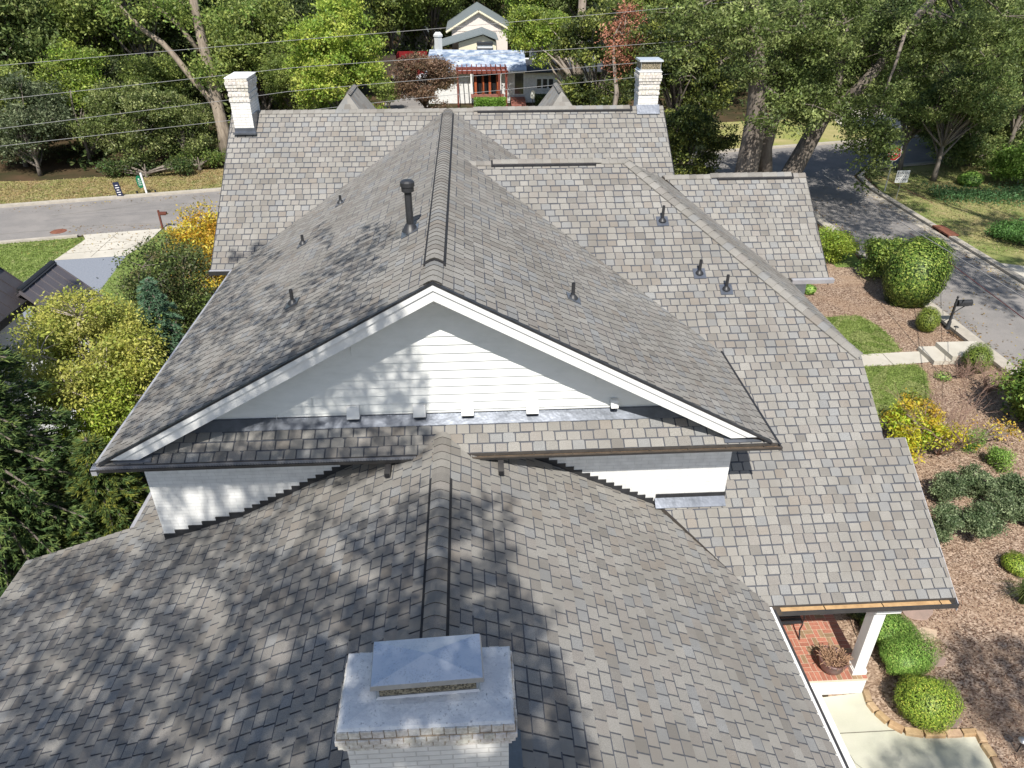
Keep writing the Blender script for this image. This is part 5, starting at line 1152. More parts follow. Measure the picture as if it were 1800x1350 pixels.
rg = np.random.default_rng(71); cs = [np.array(wt(x,y,Yt+dy)) for x,y,dy in ((372,128,-.5),(358,118,-.5),(352,30,0),(330,20,.5),(300,15,0),(150,-10,0),(420,15,1),(255,5,0),(395,40,1),(200,20,-1))]
K = np.concatenate([c_ + rg.normal(size=(16,3))*np.array([.55,.5,.5]) for c_ in cs]); li = np.repeat(np.arange(len(K)), 34); P = K[li] + rg.normal(size=(len(li),3))*.28
leaf_object('crown', P, .11*rg.uniform(.6,1.3,len(li)), tints(rg, len(li), MID+[(.12,.2,.04)], li), t, seed=71)
# wood of individual trees: four grown kinds, copied
def kind_tree(seed, pal, H=15, R_=(4.2,4.2,6.4), cz=8.0, lobes=30, clumps=560, leaves=44, lsize=.17, lobe_r=.36, tr=.30, crad=1.0, tone=.8, hollow=.5):
    t = thing('woodland_tree', 'tree', 'tree', (0,0,0)); return tree('woodland_tree', '', '', (0,0,0), H, (0,0,cz), R_, lobes, clumps, leaves, lsize, pal, seed, tr=tr, crad=crad, root=t, tone=tone, bottom=-1.6, lobe_r=lobe_r, twigs=.10, hollow=hollow)
KT = [kind_tree(101, OAK), kind_tree(102, MID), kind_tree(103, DARK+[(.06,.10,.03)], R_=(3.6,3.6,6.8), lsize=.16), kind_tree(104, LIME+[(.10,.17,.03)]+MID, R_=(3.6,3.6,5.4), cz=7.5), kind_tree(105, OAK+MID, H=17, R_=(4.6,4.6,4.6), cz=11.5, lobes=22)]
used = set(); KN = ['oak-green', 'mid-green', 'dark green narrow', 'yellow-green', 'high-crowned green']
GL = {'L': ('in the wood beyond the left street', 'trees in the wood beyond the left street'), 'C': ('behind the houses across the back street', 'trees behind the far houses'), 'R': ('beyond the right hand oaks', 'trees beyond the right hand oaks')}
def place(k, x, y, s, rz, g, rank):
    lb, gp = GL[g]
    if k not in used: used.add(k); o = KT[k]; o.location = (x,y,0); o.rotation_euler = (0,0,rz); o.scale = (s,s,s)
    else: o = copy_thing(KT[k], (x,y,0), rz, (s,s,s))
    o['label'] = ordw(rank)+' '+KN[k]+' tree from the left '+lb; o['group'] = gp; o['category'] = 'tree'
r = random.Random(33)
LW = [(-31,55,0,.9),(-27,60,1,.85),(-23,58,4,.9),(-19.5,62,2,.8),(-35,62,3,.9),(-15.5,60,1,.75),(-29,68,0,1.0),(-23,70,1,.95),(-17,69,0,.9),(-12.5,64,2,.7),(-39,70,1,1),(-33,77,4,1),(-25,80,3,1),(-19,79,2,1),(-13,74,0,.85),(-45,62,0,1),(-47,76,2,1.1),(-40,84,0,1.1),(-30,90,1,1.1),(-22,92,0,1.1),(-15,88,1,1),(-55,70,1,1.1),(-37,52,1,.75),(-10,70,4,.9),(-25.5,52.5,3,.55),(-21,53.5,1,.5),(-33,50.5,0,.55),(-12.6,57,1,.45),(-28.5,49.5,1,.5)]
CW = [(-8.5,92,1,1),(-13,98,0,1.1),(-6.5,100,3,.8),(13,86,0,1.0),(17,78,1,.9),(9,98,1,1.1),(3,106,0,1.1),(-1,108,2,1),(20,90,0,1.1),(15,100,2,1.1),(26,84,1,1.0),(-4,96,1,.9),(8,92,3,.9)]
RW = [(22,66,2,.9),(28,76,0,1),(36,80,1,1),(44,74,0,1),(52,68,2,1),(40,60,4,.9),(48,58,1,.9),(35,92,0,1.1),(46,90,2,1.1),(58,80,1,1.1),(56,62,0,1),(62,56,2,1),(38,68,2,.8)]
for G_, W_ in (('L',LW),('C',CW),('R',RW)):
    for x, y, k, s in W_: place(k, x, y, s, r.uniform(0,6.28), G_, 1+sum(1 for q in W_ if q[2] == k and q[0]/q[1] < x/y))
rg = np.random.default_rng(9); n_ = 60000; a = rg.uniform(-95,95,n_); yy_ = 112+rg.uniform(0,10,n_)+np.sin(a*.35)*3
hh = 13+2.5*np.sin(a*.5)+2*np.sin(a*1.3+1); P = np.stack([a, yy_, rg.random(n_)*hh], 1)
cl = (np.floor(a/3)*7+np.floor(P[:,2]/2.5)*13).astype(int)
o = leaf_object('far_woodland', P, .42*rg.uniform(.6,1.3,n_), tints(rg, n_, OAK+MID+DARK, np.abs(cl)), loc=(0,0,0), seed=5); tagp(o, kind='stuff', label='dense far-off wood closing the view')
rg = np.random.default_rng(31); nc = 1500; cx = rg.uniform(-70,75,nc); cy = 47.5+rg.random(nc)**.8*52
ok = ~((cx>-14.5)&(cx<13.5)&(cy<88)) & ~((cx>13)&(cy<64)) & ~((cx<-10)&(cy<48.5)); cx = cx[ok]; cy = cy[ok]; li = np.repeat(np.arange(len(cx)), 55)
P = np.stack([cx[li]+rg.normal(size=len(li))*.8, cy[li]+rg.normal(size=len(li))*.8, np.abs(rg.normal(size=len(li)))*(.5+1.0*rg.random(len(cx))[li])+.05], 1)
o = leaf_object('woodland_undergrowth', P, .20*rg.uniform(.6,1.3,len(li)), tints(rg, len(li), OAK+DARK+[(.10,.09,.04)], li), loc=(0,0,0), seed=8); tagp(o, kind='stuff', label='low leafy undergrowth across the woodland floor')
# evergreens along the bank
def ev(label, x, y, H, c, R_, seed, pal, lobes=20, clumps=330, leaves=34, ls=.10, tr=.12, crad=.5): q = at(x,y); return tree('evergreen_tree', label, 'tree', (q.x,q.y+.8,0), H, c, R_, lobes, clumps, leaves, ls, pal, seed, tr=tr, crad=crad, bottom=-1.8, zmin=.1)
BANK = [(.06,.085,.025),(.10,.13,.035),(.16,.19,.06),(.045,.065,.02),(.21,.23,.09)]
ev('broad olive evergreen just behind the two yard signs', 235,312, 5.0, (0,1,2.9), (3.3,2.2,2.4), 81, BANK, 26, 640, 50, .085)
ev('silvery dark evergreen at the far left above the dry bank', 60,315, 5.6, (-.6,1.4,3.0), (3.0,2.4,2.9), 82, [(.055,.075,.04),(.10,.125,.065),(.16,.185,.10),(.035,.05,.02)], 26, 640, 50, .085)
ev('evergreen between the silvery one and the olive one', 150,290, 6.0, (0,3.4,3.4), (2.4,2.0,3.0), 83, DARK, 18, 400, 46, .09)
ev('smaller olive evergreen beside the forked tree trunk', 325,300, 4.2, (0,1,2.3), (1.8,1.6,2.1), 84, BANK, 16, 360, 46, .075)
ev('low leafy shrub row at the foot of the bank evergreens', 250,318, 1.4, (0,.2,.6), (3.2,.5,.6), 85, DARK+[(.06,.12,.03)], 20, 170, 28, .08)
ev('low shrub at the base of the forked tree', 345,305, 1.2, (0,.4,.6), (1.6,.6,.6), 86, [(.08,.13,.03),(.13,.16,.04)], 10, 90, 26, .08)
# bright maple behind the rear ridge
q = Vector((-8.3, 52, 0)); tree('maple_tree', 'bright yellow-green maple rising behind the rear ridge left of centre', 'tree', q, 9.2, (0,0,5.2), (3.1,3.0,4.9), 40, 760, 60, .105, MAPLE, 91, tr=.18, crad=.62, bottom=-1.4, lobe_r=.34, twigs=.1)
q = Vector((-3.4, 62.5, 0)); tree('purple_tree', 'bronze-leaved tree in front of the house with the pergola', 'tree', q, 5.0, (0,0,2.9), (2.5,1.8,2.3), 22, 380, 56, .085, PURP, 92, tr=.12, crad=.5, bottom=-1.3)
q = Vector((-6.7, 66, 0)); tree('small_tree', 'small green tree beside the far driveway left of the bronze tree', 'tree', q, 3.0, (0,0,1.5), (1.2,1.0,1.4), 10, 120, 30, .10, MID, 93, tr=.07, crad=.4)
# tree with visible straight trunk right of the far house
b0 = Vector((8.9, 63, 0)); lc_ = wt(952,58,65); tree('lime_crowned_tree', 'straight-trunked tree with lime crown in front of the far dark roof', 'tree', b0, 12.5, (lc_.x-8.9,2,lc_.z), (2.9,2.4,2.3), 22, 430, 56, .11, LIME+MID, 94, tr=.42, crad=.6, tone=1.4, twigs=.1)
m = MB(); m.tube([b0, b0+Vector((.05,0,5)), b0+Vector((.1,0,12.6))], [.36,.33,.26], 10, col=(1.4,1.35,1.3)); m.build('bole', MAT['bark'], bpy.data.objects['lime_crowned_tree'], smooth=True)
b0 = Vector((14.6,52,0)); mg = [(.035,.05,.015),(.055,.08,.02),(.11,.135,.03),(.20,.22,.05),(.02,.032,.012)]
tree('magnolia_tree', 'large dark magnolia left of the leaning oak trunks', 'tree', (13.6,50,0), 13, (0,0,5.6), (3.9,3.2,6.4), 36, 1100, 48, .10, mg, 95, tr=.28, crad=.6, bottom=-1.9, zmin=.2, lobe_r=.36)
tree('magnolia_tree', 'dark magnolia behind the white chimney on the right', 'tree', (9.6,58,0), 10, (0,0,4.6), (3.0,2.6,5.0), 26, 640, 48, .11, mg, 96, tr=.2, crad=.6, bottom=-1.9, zmin=.2)
tree('magnolia_tree', 'dark evergreen closest to the right wing ridge', 'tree', (12.6,42.5,0), 5.5, (0,0,2.6), (2.6,1.8,2.9), 20, 560, 48, .08, mg, 97, tr=.12, crad=.45, bottom=-1.9, zmin=.1)
rg = np.random.default_rng(12); Yb = 50; cs = [np.array(wt(x,y,Yb)) for x,y in ((1100,30),(1105,12),(1085,50),(1128,48),(1118,62),(1080,62),(1094,85),(1120,90),(1078,95),(1086,108),(1104,104),(1096,66),(1132,82),(1115,108))]
t = thing('dying_tree', 'tree with brown dead sprays of leaves behind the right chimney', 'tree', (cs[8][0],Yb,0))
K = np.concatenate([c_ + rg.normal(size=(7,3))*np.array([.35,.35,.45]) for c_ in cs]); li = np.repeat(np.arange(len(K)), 34); P = K[li] + rg.normal(size=(len(li),3))*.2
leaf_object('crown', P, .09*rg.uniform(.6,1.3,len(li)), tints(rg, len(li), BROWN, li), t, seed=12)
m = MB(); top = Vector(cs[1]); m.tube([(cs[8][0],Yb,0),(cs[8][0]+.4,Yb,4),tuple(cs[8]),tuple(cs[5]),tuple(top)], [.2,.16,.1,.07,.03], 7, col=(1.6,1.6,1.6))
for c_ in cs: m.tube([Vector(cs[11]).lerp(Vector(c_), 0), Vector(cs[11]).lerp(Vector(c_), .5)+Vector((0,0,.3)), Vector(c_)], [.05,.035,.015], 5, col=(1.5,1.5,1.5))
m.build('trunk', MAT['bark'], t, smooth=True)

# --- the two leaning oaks on the right
def oak(label, base, trunks, seeds, clusters, pal, leaves=62, ls=.085, tone=.95):
    t = thing('oak_tree', label, 'tree', base); m = MB()
    for pts, rads in trunks: m.tube(pts, rads, 12, col=(tone,)*3)
    r = random.Random(seeds); rg = np.random.default_rng(seeds); Ks = []
    for c_, sp, n in clusters:
        c_ = Vector(c_); near = min((p for pts, _ in trunks for p in pts[2:]), key=lambda p: (Vector(p)-c_).length)
        lp, lr = limb_to(near, c_, .10, .025, r, 5, .08); m.tube(lp, lr, 5, col=(tone,)*3)
        k = np.array(c_) + rg.normal(size=(n,3))*np.array(sp); Ks.append(k)
        for q in k[::5]: lp, lr = limb_to(c_, Vector(q), .025, .008, r, 3, .05); m.tube(lp, lr, 4, cap=False, col=(tone,)*3)
    m.build('trunk', MAT['bark'], t, smooth=True); K = np.concatenate(Ks); li = np.repeat(np.arange(len(K)), leaves); q = rg.normal(size=(len(li),3))*.24; q[:,2] *= .6
    leaf_object('crown', K[li]+q, ls*rg.uniform(.6,1.35,len(li)), tints(rg, len(li), pal, (li*7)%11)*rg.uniform(.7,1.25,len(K))[li][:,None], t, seed=seeds, up=.6); return t
y1_ = 38.5; T1 = [wt(x,y,y1_) for x,y in ((1300,370),(1312,300),(1322,250),(1330,200),(1333,150),(1328,100),(1322,50),(1320,-10),(1318,-80))]
T1b = [wt(x,y,y1_+.6) for x,y in ((1345,330),(1345,260),(1358,215),(1372,180),(1385,140),(1400,90),(1408,30),(1410,-30))]
OK2 = [(.06,.085,.02),(.085,.12,.03),(.14,.18,.055),(.07,.10,.03),(.24,.28,.10)]
def scat(rg, boxes, Y, n):
    out = []
    for (x0, y0_, x1, y1) in boxes:
        for _ in range(n): out.append((tuple(wt(rg.uniform(x0,x1), rg.uniform(y0_,y1), Y+rg.uniform(-2.5,2.5))), (.65,.65,.42), 16))
    return out
rgo = random.Random(77)
oak('massive rough-barked oak trunk rising behind the right wing, left of the leaning one', (T1[0].x,y1_,0), [(T1, [.66,.60,.56,.52,.48,.45,.42,.38,.3]), (T1b, [.40,.36,.32,.28,.25,.22,.18,.12])], 301,
    scat(rgo, [(1190,0,1330,90),(1300,40,1460,130),(1330,120,1440,215),(1380,-20,1520,60)], y1_, 9), OK2)
y2_ = 41.0; T2 = [wt(x,y,y2_) for x,y in ((1360,360),(1385,315),(1410,270),(1432,230),(1452,195),(1466,160),(1476,110),(1485,50),(1490,-20))]
T2b = [wt(x,y,y2_-.3) for x,y in ((1448,205),(1478,185),(1505,160),(1535,128),(1562,95),(1590,55),(1625,15),(1660,-25))]
cl_ = [(tuple(wt(x,y,37.5)), (.36,.3,.34), 7) for x,y in ((1540,195),(1525,215),(1545,235),(1500,248),(1492,225),(1548,262),(1520,262),(1535,285),(1550,215),(1480,190),(1560,180),(1515,180),(1537,302),(1556,252),(1566,246))]
TT = [wt(x,y,Y) for x,y,Y in ((1600,45,40.5),(1590,60,39),(1575,110,38),(1560,150,37.8),(1545,190,37.8),(1540,230,37.8),(1538,280,37.8))]
oak('leaning grey oak that forks above the street corner', (T2[0].x,y2_,0), [(T2, [.64,.56,.50,.47,.42,.34,.28,.24,.18]), (T2b, [.36,.34,.31,.28,.25,.22,.2,.16]), (TT, [.12,.09,.07,.05,.04,.03,.015])], 302,
    cl_ + scat(rgo, [(1460,0,1640,110),(1480,80,1620,190),(1400,60,1500,190)], y2_, 10) + scat(rgo, [(1640,-10,1800,110),(1560,20,1760,100)], y2_, 9), OK2)
def rt_(label, x, y, H, c, R_, seed, pal, lobes=20, clumps=380, leaves=34, ls=.10, tr=.16, tone=1.0, name='corner_tree'): q = at(x,y); return tree(name, label, 'tree', (q.x,q.y,0), H, c, R_, lobes, clumps, leaves, ls, pal, seed, tr=tr, crad=.48, bottom=-1.0, tone=tone)
rt_('multi-stemmed dark green tree over the shaded corner lawn', 1640,318, 6.5, (.2,0,4.4), (2.7,2.4,2.6), 311, OAK+[(.09,.13,.04)], 26, 620, 50, .08)
for i_, (a_, b_, rr_, pl_) in enumerate(((1700,292,(3.0,2.0,2.6),OAK),(1790,286,(2.8,2.0,2.8),DARK),(1650,262,(2.6,2.0,2.6),MID),(1745,262,(3.4,2.2,3.4),OAK))):
    q = at(a_,b_); tree('understorey_tree', ['low dense green tree left of the golden shrub','dark low tree behind the golden shrub','olive low tree across the street behind the corner tree','wide dense tree across the street at the right edge'][i_], 'tree', (q.x,q.y,0), 5, (0,0,rr_[2]*.95), rr_, 22, 520, 46, .09, pl_, 330+i_, tr=.12, crad=.5, bottom=-1.8, zmin=.1)
rt_('small dark tree right behind the stop sign', 1580,300, 6, (.6,.5,3.8), (1.9,1.8,2.2), 312, DARK, 16, 340, 48, .08)
rt_('tall mixed green tree at the right edge behind the corner lawn', 1760,300, 11, (0,1,7.2), (4.0,3,4.4), 313, OAK+MID, 30, 700, 50, ls=.095)
rt_('broad tree high at the right, behind the multi-stemmed one', 1690,270, 12, (0,2,7.8), (4.4,3,4.0), 314, MID+OAK, 28, 660, 50, ls=.10)
bush2('yellow-green feathery conifer-like shrub at the right edge below the trees', (1738,238,1830,335), [(.13,.22,.04),(.19,.28,.06),(.10,.17,.03)], 315, name='golden_shrub', clumps=260, leaves=50, lsize=.09, lobes=18, crad=.6)
bush('green shrub in the ivy bed under the corner trees', (1680,300,1722,330), BRIGHT, 316, n=1500, lsize=.09, name='corner_shrub', core=.5)
bush2('low spreading shrub on the far lawn at the right edge', (1728,388,1822,436), [(.06,.13,.03),(.09,.18,.05)], 317, name='corner_shrub', clumps=150, leaves=46, lsize=.06, hk=.9, crad=.4)
rg = np.random.default_rng(21); n_ = 9000; x_ = rg.uniform(26,40,n_); y_ = 39.3+rg.normal(0,.7,n_)+.25*np.sin(x_); P = np.stack([x_, y_, rg.uniform(.05,.45,n_)], 1)
o = leaf_object('ivy_bed', P, .07*rg.uniform(.6,1.3,n_), tints(rg, n_, [(.05,.11,.04),(.08,.15,.06),(.04,.09,.03)]), loc=(0,0,0), seed=6); tagp(o, kind='stuff', label='ivy bed along the edge of the far lawn')
# ---------------------------------------------------------------- houses across the back street
def quadbox(mb, x0, x1, yt, yb, Y, d=.1, col=(1,1,1)):      # upright slab at depth Y between two columns and two rows
    a = aty((x0+x1)/2, yb, Y).z; b = aty((x0+x1)/2, yt, Y).z; xa = aty(x0,(yt+yb)/2,Y).x; xb = aty(x1,(yt+yb)/2,Y).x
    mb.box((xa,Y,max(a,0)),(xb,Y+d,b), col); return xa, xb, max(a,0), b
def slope(mb, q0, q1, q2, q3, t=.12):
    mb.hexa([p-Vector((0,0,t)) for p in (q0,q1,q2,q3)], [q0,q1,q2,q3])
fh = thing('far_house', 'white brick house with red pergola and blue-grey unfinished roof across the back street', 'house', (1.0,69,0))
F0 = 69.2
m = MB(); xa = aty(752,140,F0).x; xb = aty(1045,140,F0).x; m.box((xa,F0,0),(xb,F0+9,2.55)); m.build('wall', MAT['wbrick'], fh)
m = MB(); slope(m, aty(747,126,68.4), aty(926,124,68.4), aty(921,88,73), aty(755,87,73)); m.build('roof', MAT['tarp'], fh)
m = MB(); slope(m, aty(923,126,68.6), aty(1060,124,68.6), aty(1060,104,72.5), aty(920,104,72.5)); m.build('roof', MAT['darkroof'], fh)
m = MB(); p0 = aty(921,88,73); p1 = aty(755,87,73); m.hexa([p1-Vector((0,0,.12)),p0-Vector((0,0,.12)),p0+Vector((0,6,-1.3)),p1+Vector((0,6,-1.3))],[p1,p0,p0+Vector((0,6,-1.2)),p1+Vector((0,6,-1.2))]); m.build('roof', MAT['greyroof'], fh)
m = MB(); quadbox(m, 935,1050,84,107,73.2,3); m.build('upper_wall', MAT['wbrick'], fh)
m = MB(); slope(m, aty(930,86,72.6), aty(1062,84,72.6), aty(1062,70,77), aty(930,70,77)); m.build('roof', MAT['darkroof'], fh)
for x in (946,958,970,986,998,1012): 
    m = MB(); quadbox(m, x-5,x+5,91,104,73.1,.06); o = m.build('window', MAT['white'], fh); m = MB(); quadbox(m, x-3.4,x+3.4,92.5,102.5,73.06,.03); m.build('pane', MAT['glass'], o)
m = MB(); quadbox(m, 941,975,136,158,F0-.08,.07); o = m.build('window', MAT['white'], fh)
for x in (947.5,958,968.5): m = MB(); quadbox(m, x-3.6,x+3.6,139,155,F0-.12,.03); m.build('pane', MAT['glass'], o)
m = MB(); quadbox(m, 901,923,126,167,F0-.10,.09); o = m.build('door', MAT['white'], fh)
m = MB(); quadbox(m, 905,920,129,165,F0-.14,.03); m.build('door_leaf', MAT['glass'], o)
m = MB(); quadbox(m, 832,879,126,168,F0-.02,.015); m.build('door_recess', MAT['dark'], fh)
for x in (836,849,861,874):
    m = MB(); quadbox(m, x-2,x+2,129,167,F0-.10,.07); m.build('door_frame', MAT['orangewood'], fh)
m = MB(); quadbox(m, 876,882,126,168,F0-1.2,.25); m.build('column', MAT['white'], fh); m = MB(); quadbox(m, 827,832,126,168,F0-.9,.25); m.build('column', MAT['white'], fh)
m = MB(); quadbox(m, 828,886,166.5,172,F0-1.6,.4); m.build('planter_wall', MAT['farbrick'], fh)
pg = MB(); zt = aty(850,124,66.6).z
xa = aty(800,122,66.6).x; xb = aty(893,122,66.6).x
pg.box((xa,66.5,zt-.25),(xb,66.62,zt)); pg.box((xa,68.6,zt-.25),(xb,68.72,zt))
for k in range(11): x = xa+.15+(xb-xa-.3)*k/10; pg.box((x-.04,66.1,zt),(x+.04,69.0,zt+.18))
for x in (xb-.15, xb-.75): pg.box((x-.09,66.5,0),(x+.09,66.7,zt-.25))
pg.box((xa+.1,66.5,0),(xa+.25,66.65,zt-.25)); pg.build('pergola', MAT['redwood'], fh)
st = MB()
for k in range(4): st.box((aty(899,170,67).x, 66.3+k*.55, 0),(aty(925,170,67).x, 69.1, .13*(k+1)))
st.box((aty(899,170,67).x+.1,61,0),(aty(925,170,67).x-.1,66.3,.03)); st.build('front_steps', MAT['farbrick'], fh)
m = MB(); m.lathe([(.35,3.2),(.35,4.9),(.42,4.9),(.42,5.05),(.2,5.3)], (aty(771,90,74).x,74.2,0), 4); m.build('chimney', MAT['stucco'], fh)
m = MB(); quadbox(m, 839,866,77,89,74.5,1.2); o = m.build('roof_unit', MAT['stucco'], fh); m = MB(); quadbox(m, 838,867,76,79,74.4,1.4); quadbox(m, 838,867,85,89,74.4,1.4); m.build('metal_band', MAT['black_metal'], o)
# gabled building behind it
gh = thing('gabled_house', 'pale pink boarded two-storey gable behind the unfinished roof', 'house', (1.0,86,0)); G0 = 86
a = aty(794,52,G0); b = aty(892,50,G0); c_ = aty(841,22,G0)
m = MB(); m.hexa([(a.x,G0,0),(b.x,G0,0),(b.x,G0+9,0),(a.x,G0+9,0)],[(a.x,G0,a.z),(b.x,G0,a.z),(b.x,G0+9,a.z),(a.x,G0+9,a.z)]); m.hexa([(a.x,G0,a.z),(b.x,G0,a.z),(b.x,G0+9,a.z),(a.x,G0+9,a.z)],[(c_.x-.01,G0,c_.z),(c_.x+.01,G0,c_.z),(c_.x+.01,G0+9,c_.z),(c_.x-.01,G0+9,c_.z)]); wl = m.build('wall', MAT['pinkwall'], gh)
m = MB(); k = 0; x = a.x+.2
while x < b.x: h_ = a.z+(c_.z-a.z)*(1-abs(x-c_.x)/((b.x-a.x)/2)); m.box((x-.03,G0-.03,0),(x+.03,G0-.001,max(.5,h_-.1))); x += .42
m.build('batten', MAT['pinkwall'], wl); m = MB(); m.box((a.x,G0-.05,a.z-.15),(b.x,G0-.031,a.z-.02)); m.build('belt_board', MAT['pinkwall'], wl)
rl = aty(784,52,G0-.3); rr2 = aty(900,50,G0-.3); rp_ = aty(841,15,G0-.3)
for e, s_ in ((rl,-1),(rr2,1)):
    m = MB(); slope(m, Vector((e.x,G0-.3,e.z)), Vector((rp_.x,G0-.3,rp_.z)), Vector((rp_.x,G0+9.5,rp_.z)), Vector((e.x,G0+9.5,e.z)), .15) if s_ < 0 else slope(m, Vector((rp_.x,G0-.3,rp_.z)), Vector((e.x,G0-.3,e.z)), Vector((e.x,G0+9.5,e.z)), Vector((rp_.x,G0+9.5,rp_.z)), .15); m.build('roof', MAT['greyroof'], gh)
    m = MB(); m.bar((e.x,G0-.32,e.z-.28),(rp_.x,G0-.32,rp_.z-.28),.05,.24,up=(0,1,0)) ; m.bar((e.x,G0-.36,e.z-.26),(rp_.x,G0-.36,rp_.z-.26),.22,.05,up=(0,1,0)); m.build('rake_board', MAT['cream'], gh)
a = aty(806,75,80); b = aty(872,72,80); c_ = aty(849,62,80)
m = MB(); m.hexa([(a.x,80,0),(b.x,80,0),(b.x,86,0),(a.x,86,0)],[(a.x,80,a.z),(b.x,80,a.z),(b.x,86,a.z),(a.x,86,a.z)]); m.hexa([(a.x,80,a.z),(b.x,80,a.z),(b.x,86,a.z),(a.x,86,a.z)],[(c_.x-.01,80,c_.z),(c_.x+.01,80,c_.z),(c_.x+.01,86,c_.z),(c_.x-.01,86,c_.z)]); m.build('wing_wall', MAT['cream'], gh)
m = MB(); e = aty(762,84,79.5); p = aty(849,58,79.5); e2 = aty(876,69,79.5)
slope(m, e, p, p+Vector((0,6,0)), e+Vector((0,6,0))); slope(m, p, e2, e2+Vector((0,6,0)), p+Vector((0,6,0))); m.build('wing_roof', MAT['greyroof'], gh)
# tan house further left
th = thing('tan_house', 'tan gabled house glimpsed between the trees left of the pink gable', 'house', (-9,102,0))
m = MB(); P_ = [aty(x,y,102) for x,y in ((704,92),(748,92),(745,62),(716,14),(704,25))]; m.face(P_); m.face([p+Vector((0,7,0)) for p in P_][::-1])
for i in range(5): m.face([P_[i],P_[i]+Vector((0,7,0)),P_[(i+1)%5]+Vector((0,7,0)),P_[(i+1)%5]])
m.build('wall', MAT['pinkwall'], th); m = MB(); p, q = aty(714,8,101.5), aty(750,66,101.5); slope(m, p, q, q+Vector((0,8,0)), p+Vector((0,8,0)), .2); p2 = aty(690,30,101.5); slope(m, p2, p, p+Vector((0,8,0)), p2+Vector((0,8,0)), .2); m.build('roof', MAT['greyroof'], th)
m = MB(); quadbox(m, 711,719,72,80,101.9,.1); o = m.build('window', MAT['dark'], th)
# white house behind the trees at the left
wh = thing('white_house', 'low white house glimpsed through the wood on the left', 'house', (-28,66,0)); m = MB(); quadbox(m, 60,205,150,205,64,6); m.build('wall', MAT['stucco'], wh)
m = MB(); slope(m, aty(50,152,63.3), aty(215,150,63.3), aty(210,128,67), aty(60,128,67)); m.build('roof', MAT['greyroof'], wh)
for x in (90,125,170): m = MB(); quadbox(m, x-5,x+5,160,175,63.9,.08); m.build('window', MAT['glass'], wh)
# driveway, skips, vehicle
ground_sheet('far_drive', [tuple(at(x,y)[:2]) for x,y in ((668,205),(752,205),(756,150),(752,128),(690,128),(690,150))], .006, 'asphalt')
ground_sheet('far_garden', [(-2,58),(14,58),(14,67),(-2,67)], .004, 'mixgrass')
for (x0,x1,lb) in ((698,729,'larger dark red skip at the end of the far driveway'),(733,751,'smaller dark red skip beside the unfinished roof')):
    p = aty((x0+x1)/2,128,80); t = thing('skip', lb, 'skip', (p.x,80,0), 'red skips'); m = MB(); xa, xb, z0, z1 = aty(x0,128,80).x, aty(x1,128,80).x, .1, aty(x0,97,80).z
    m.box((xa,80,z0),(xa+.08,83,z1)); m.box((xb-.08,80,z0),(xb,83,z1)); m.box((xa,82.9,z0),(xb,83,z1)); m.box((xa,80,z0),(xb,80.08,z1*.9)); m.box((xa,80,z0),(xb,83,z0+.1)); m.build('body', MAT['red'], t)
    m = MB(); k = 4
    for i in range(k+1): x = xa+(xb-xa-.1)*i/k; m.box((x,79.93,z0),(x+.1,79.999,z1*.9))
    m.box((xa,79.92,z1*.86),(xb,79.999,z1*.92)); m.build('rib', MAT['red'], t)
    if x1-x0 > 25: m = MB(); m.box((xa+.35,79.90,z1*.45),(xa+.75,79.925,z1*.62)); m.build('plate', MAT['signwhite'], t)
p = aty(707,141,76.5); t = thing('pickup_truck', 'dark vehicle with a pale load parked before the red skips', 'vehicle', (p.x,76.5,0)); X = p.x; m = MB()
m.box((X-.85,76.5,.45),(X+.85,81,.95)); m.hexa([(X-.8,78,.95),(X+.8,78,.95),(X+.8,80,.95),(X-.8,80,.95)],[(X-.65,78.3,1.55),(X+.65,78.3,1.55),(X+.65,79.7,1.55),(X-.65,79.7,1.55)]); m.build('body', MAT['black_metal'], t, bevel=.05)
for sx_ in (-.8,.8):
    for yy_ in (77.3,80.2): m = MB(); m.lathe([(.001,-.1),(.36,-.1),(.36,.1),(.001,.1)], (X+sx_,yy_,.36), 16, axis=(1,0,0)); m.build('wheel', MAT['dark'], t)
m = MB(); m.box((X-.5,76.6,.96),(X+.55,77.8,1.25)); m.build('load', MAT['cream'], t, bevel=.06)
p = aty(742,131,78); m = MB(); r = random.Random(3)
prof = [(.9,0),(.95,.4),(.75,.85),(.4,1.15),(.001,1.2)]; m.lathe(prof, (p.x,78,0), 11); m.v = [(a+r.uniform(-.08,.08), b_+r.uniform(-.08,.08), max(0,c+r.uniform(-.06,.06))) for a,b_,c in m.v]
single(m, 'covered_pile', MAT['bluetarp'], 'white and blue covered pile beside the smaller red skip', 'covered pile', loc=(p.x,78,0))
t = thing('board_fence', 'dark board fence behind the red skips', 'fence', (-13,86,0)); m = MB(); x = -21
while x < -4.6: m.box((x,86,0),(x+.14,86.03,1.9)); x += .15
m.build('boards', MAT['fence'], t); m = MB(); m.box((-21,86.031,.4),(-4.6,86.08,.5)); m.box((-21,86.031,1.5),(-4.6,86.08,1.6)); m.build('rail', MAT['fence'], t)
p = at(936,190); t = thing('lawn_sign', 'white oval sign on a thin post in front of the far hedge', 'sign', (p.x,p.y,0)); m = MB(); m.tube([(p.x,p.y,0),(p.x,p.y,1.0)], .03); m.build('post', MAT['black_metal'], t)
m = MB(); m.lathe([(.001,-.02),(.2,-.02),(.2,.02),(.001,.02)], (p.x,p.y-.05,1.1), 18, axis=(0,1,0)); m.v = [(a,b_,1.1+(c-1.1)*1.8) for a,b_,c in m.v]; m.build('panel', MAT['signwhite'], t)
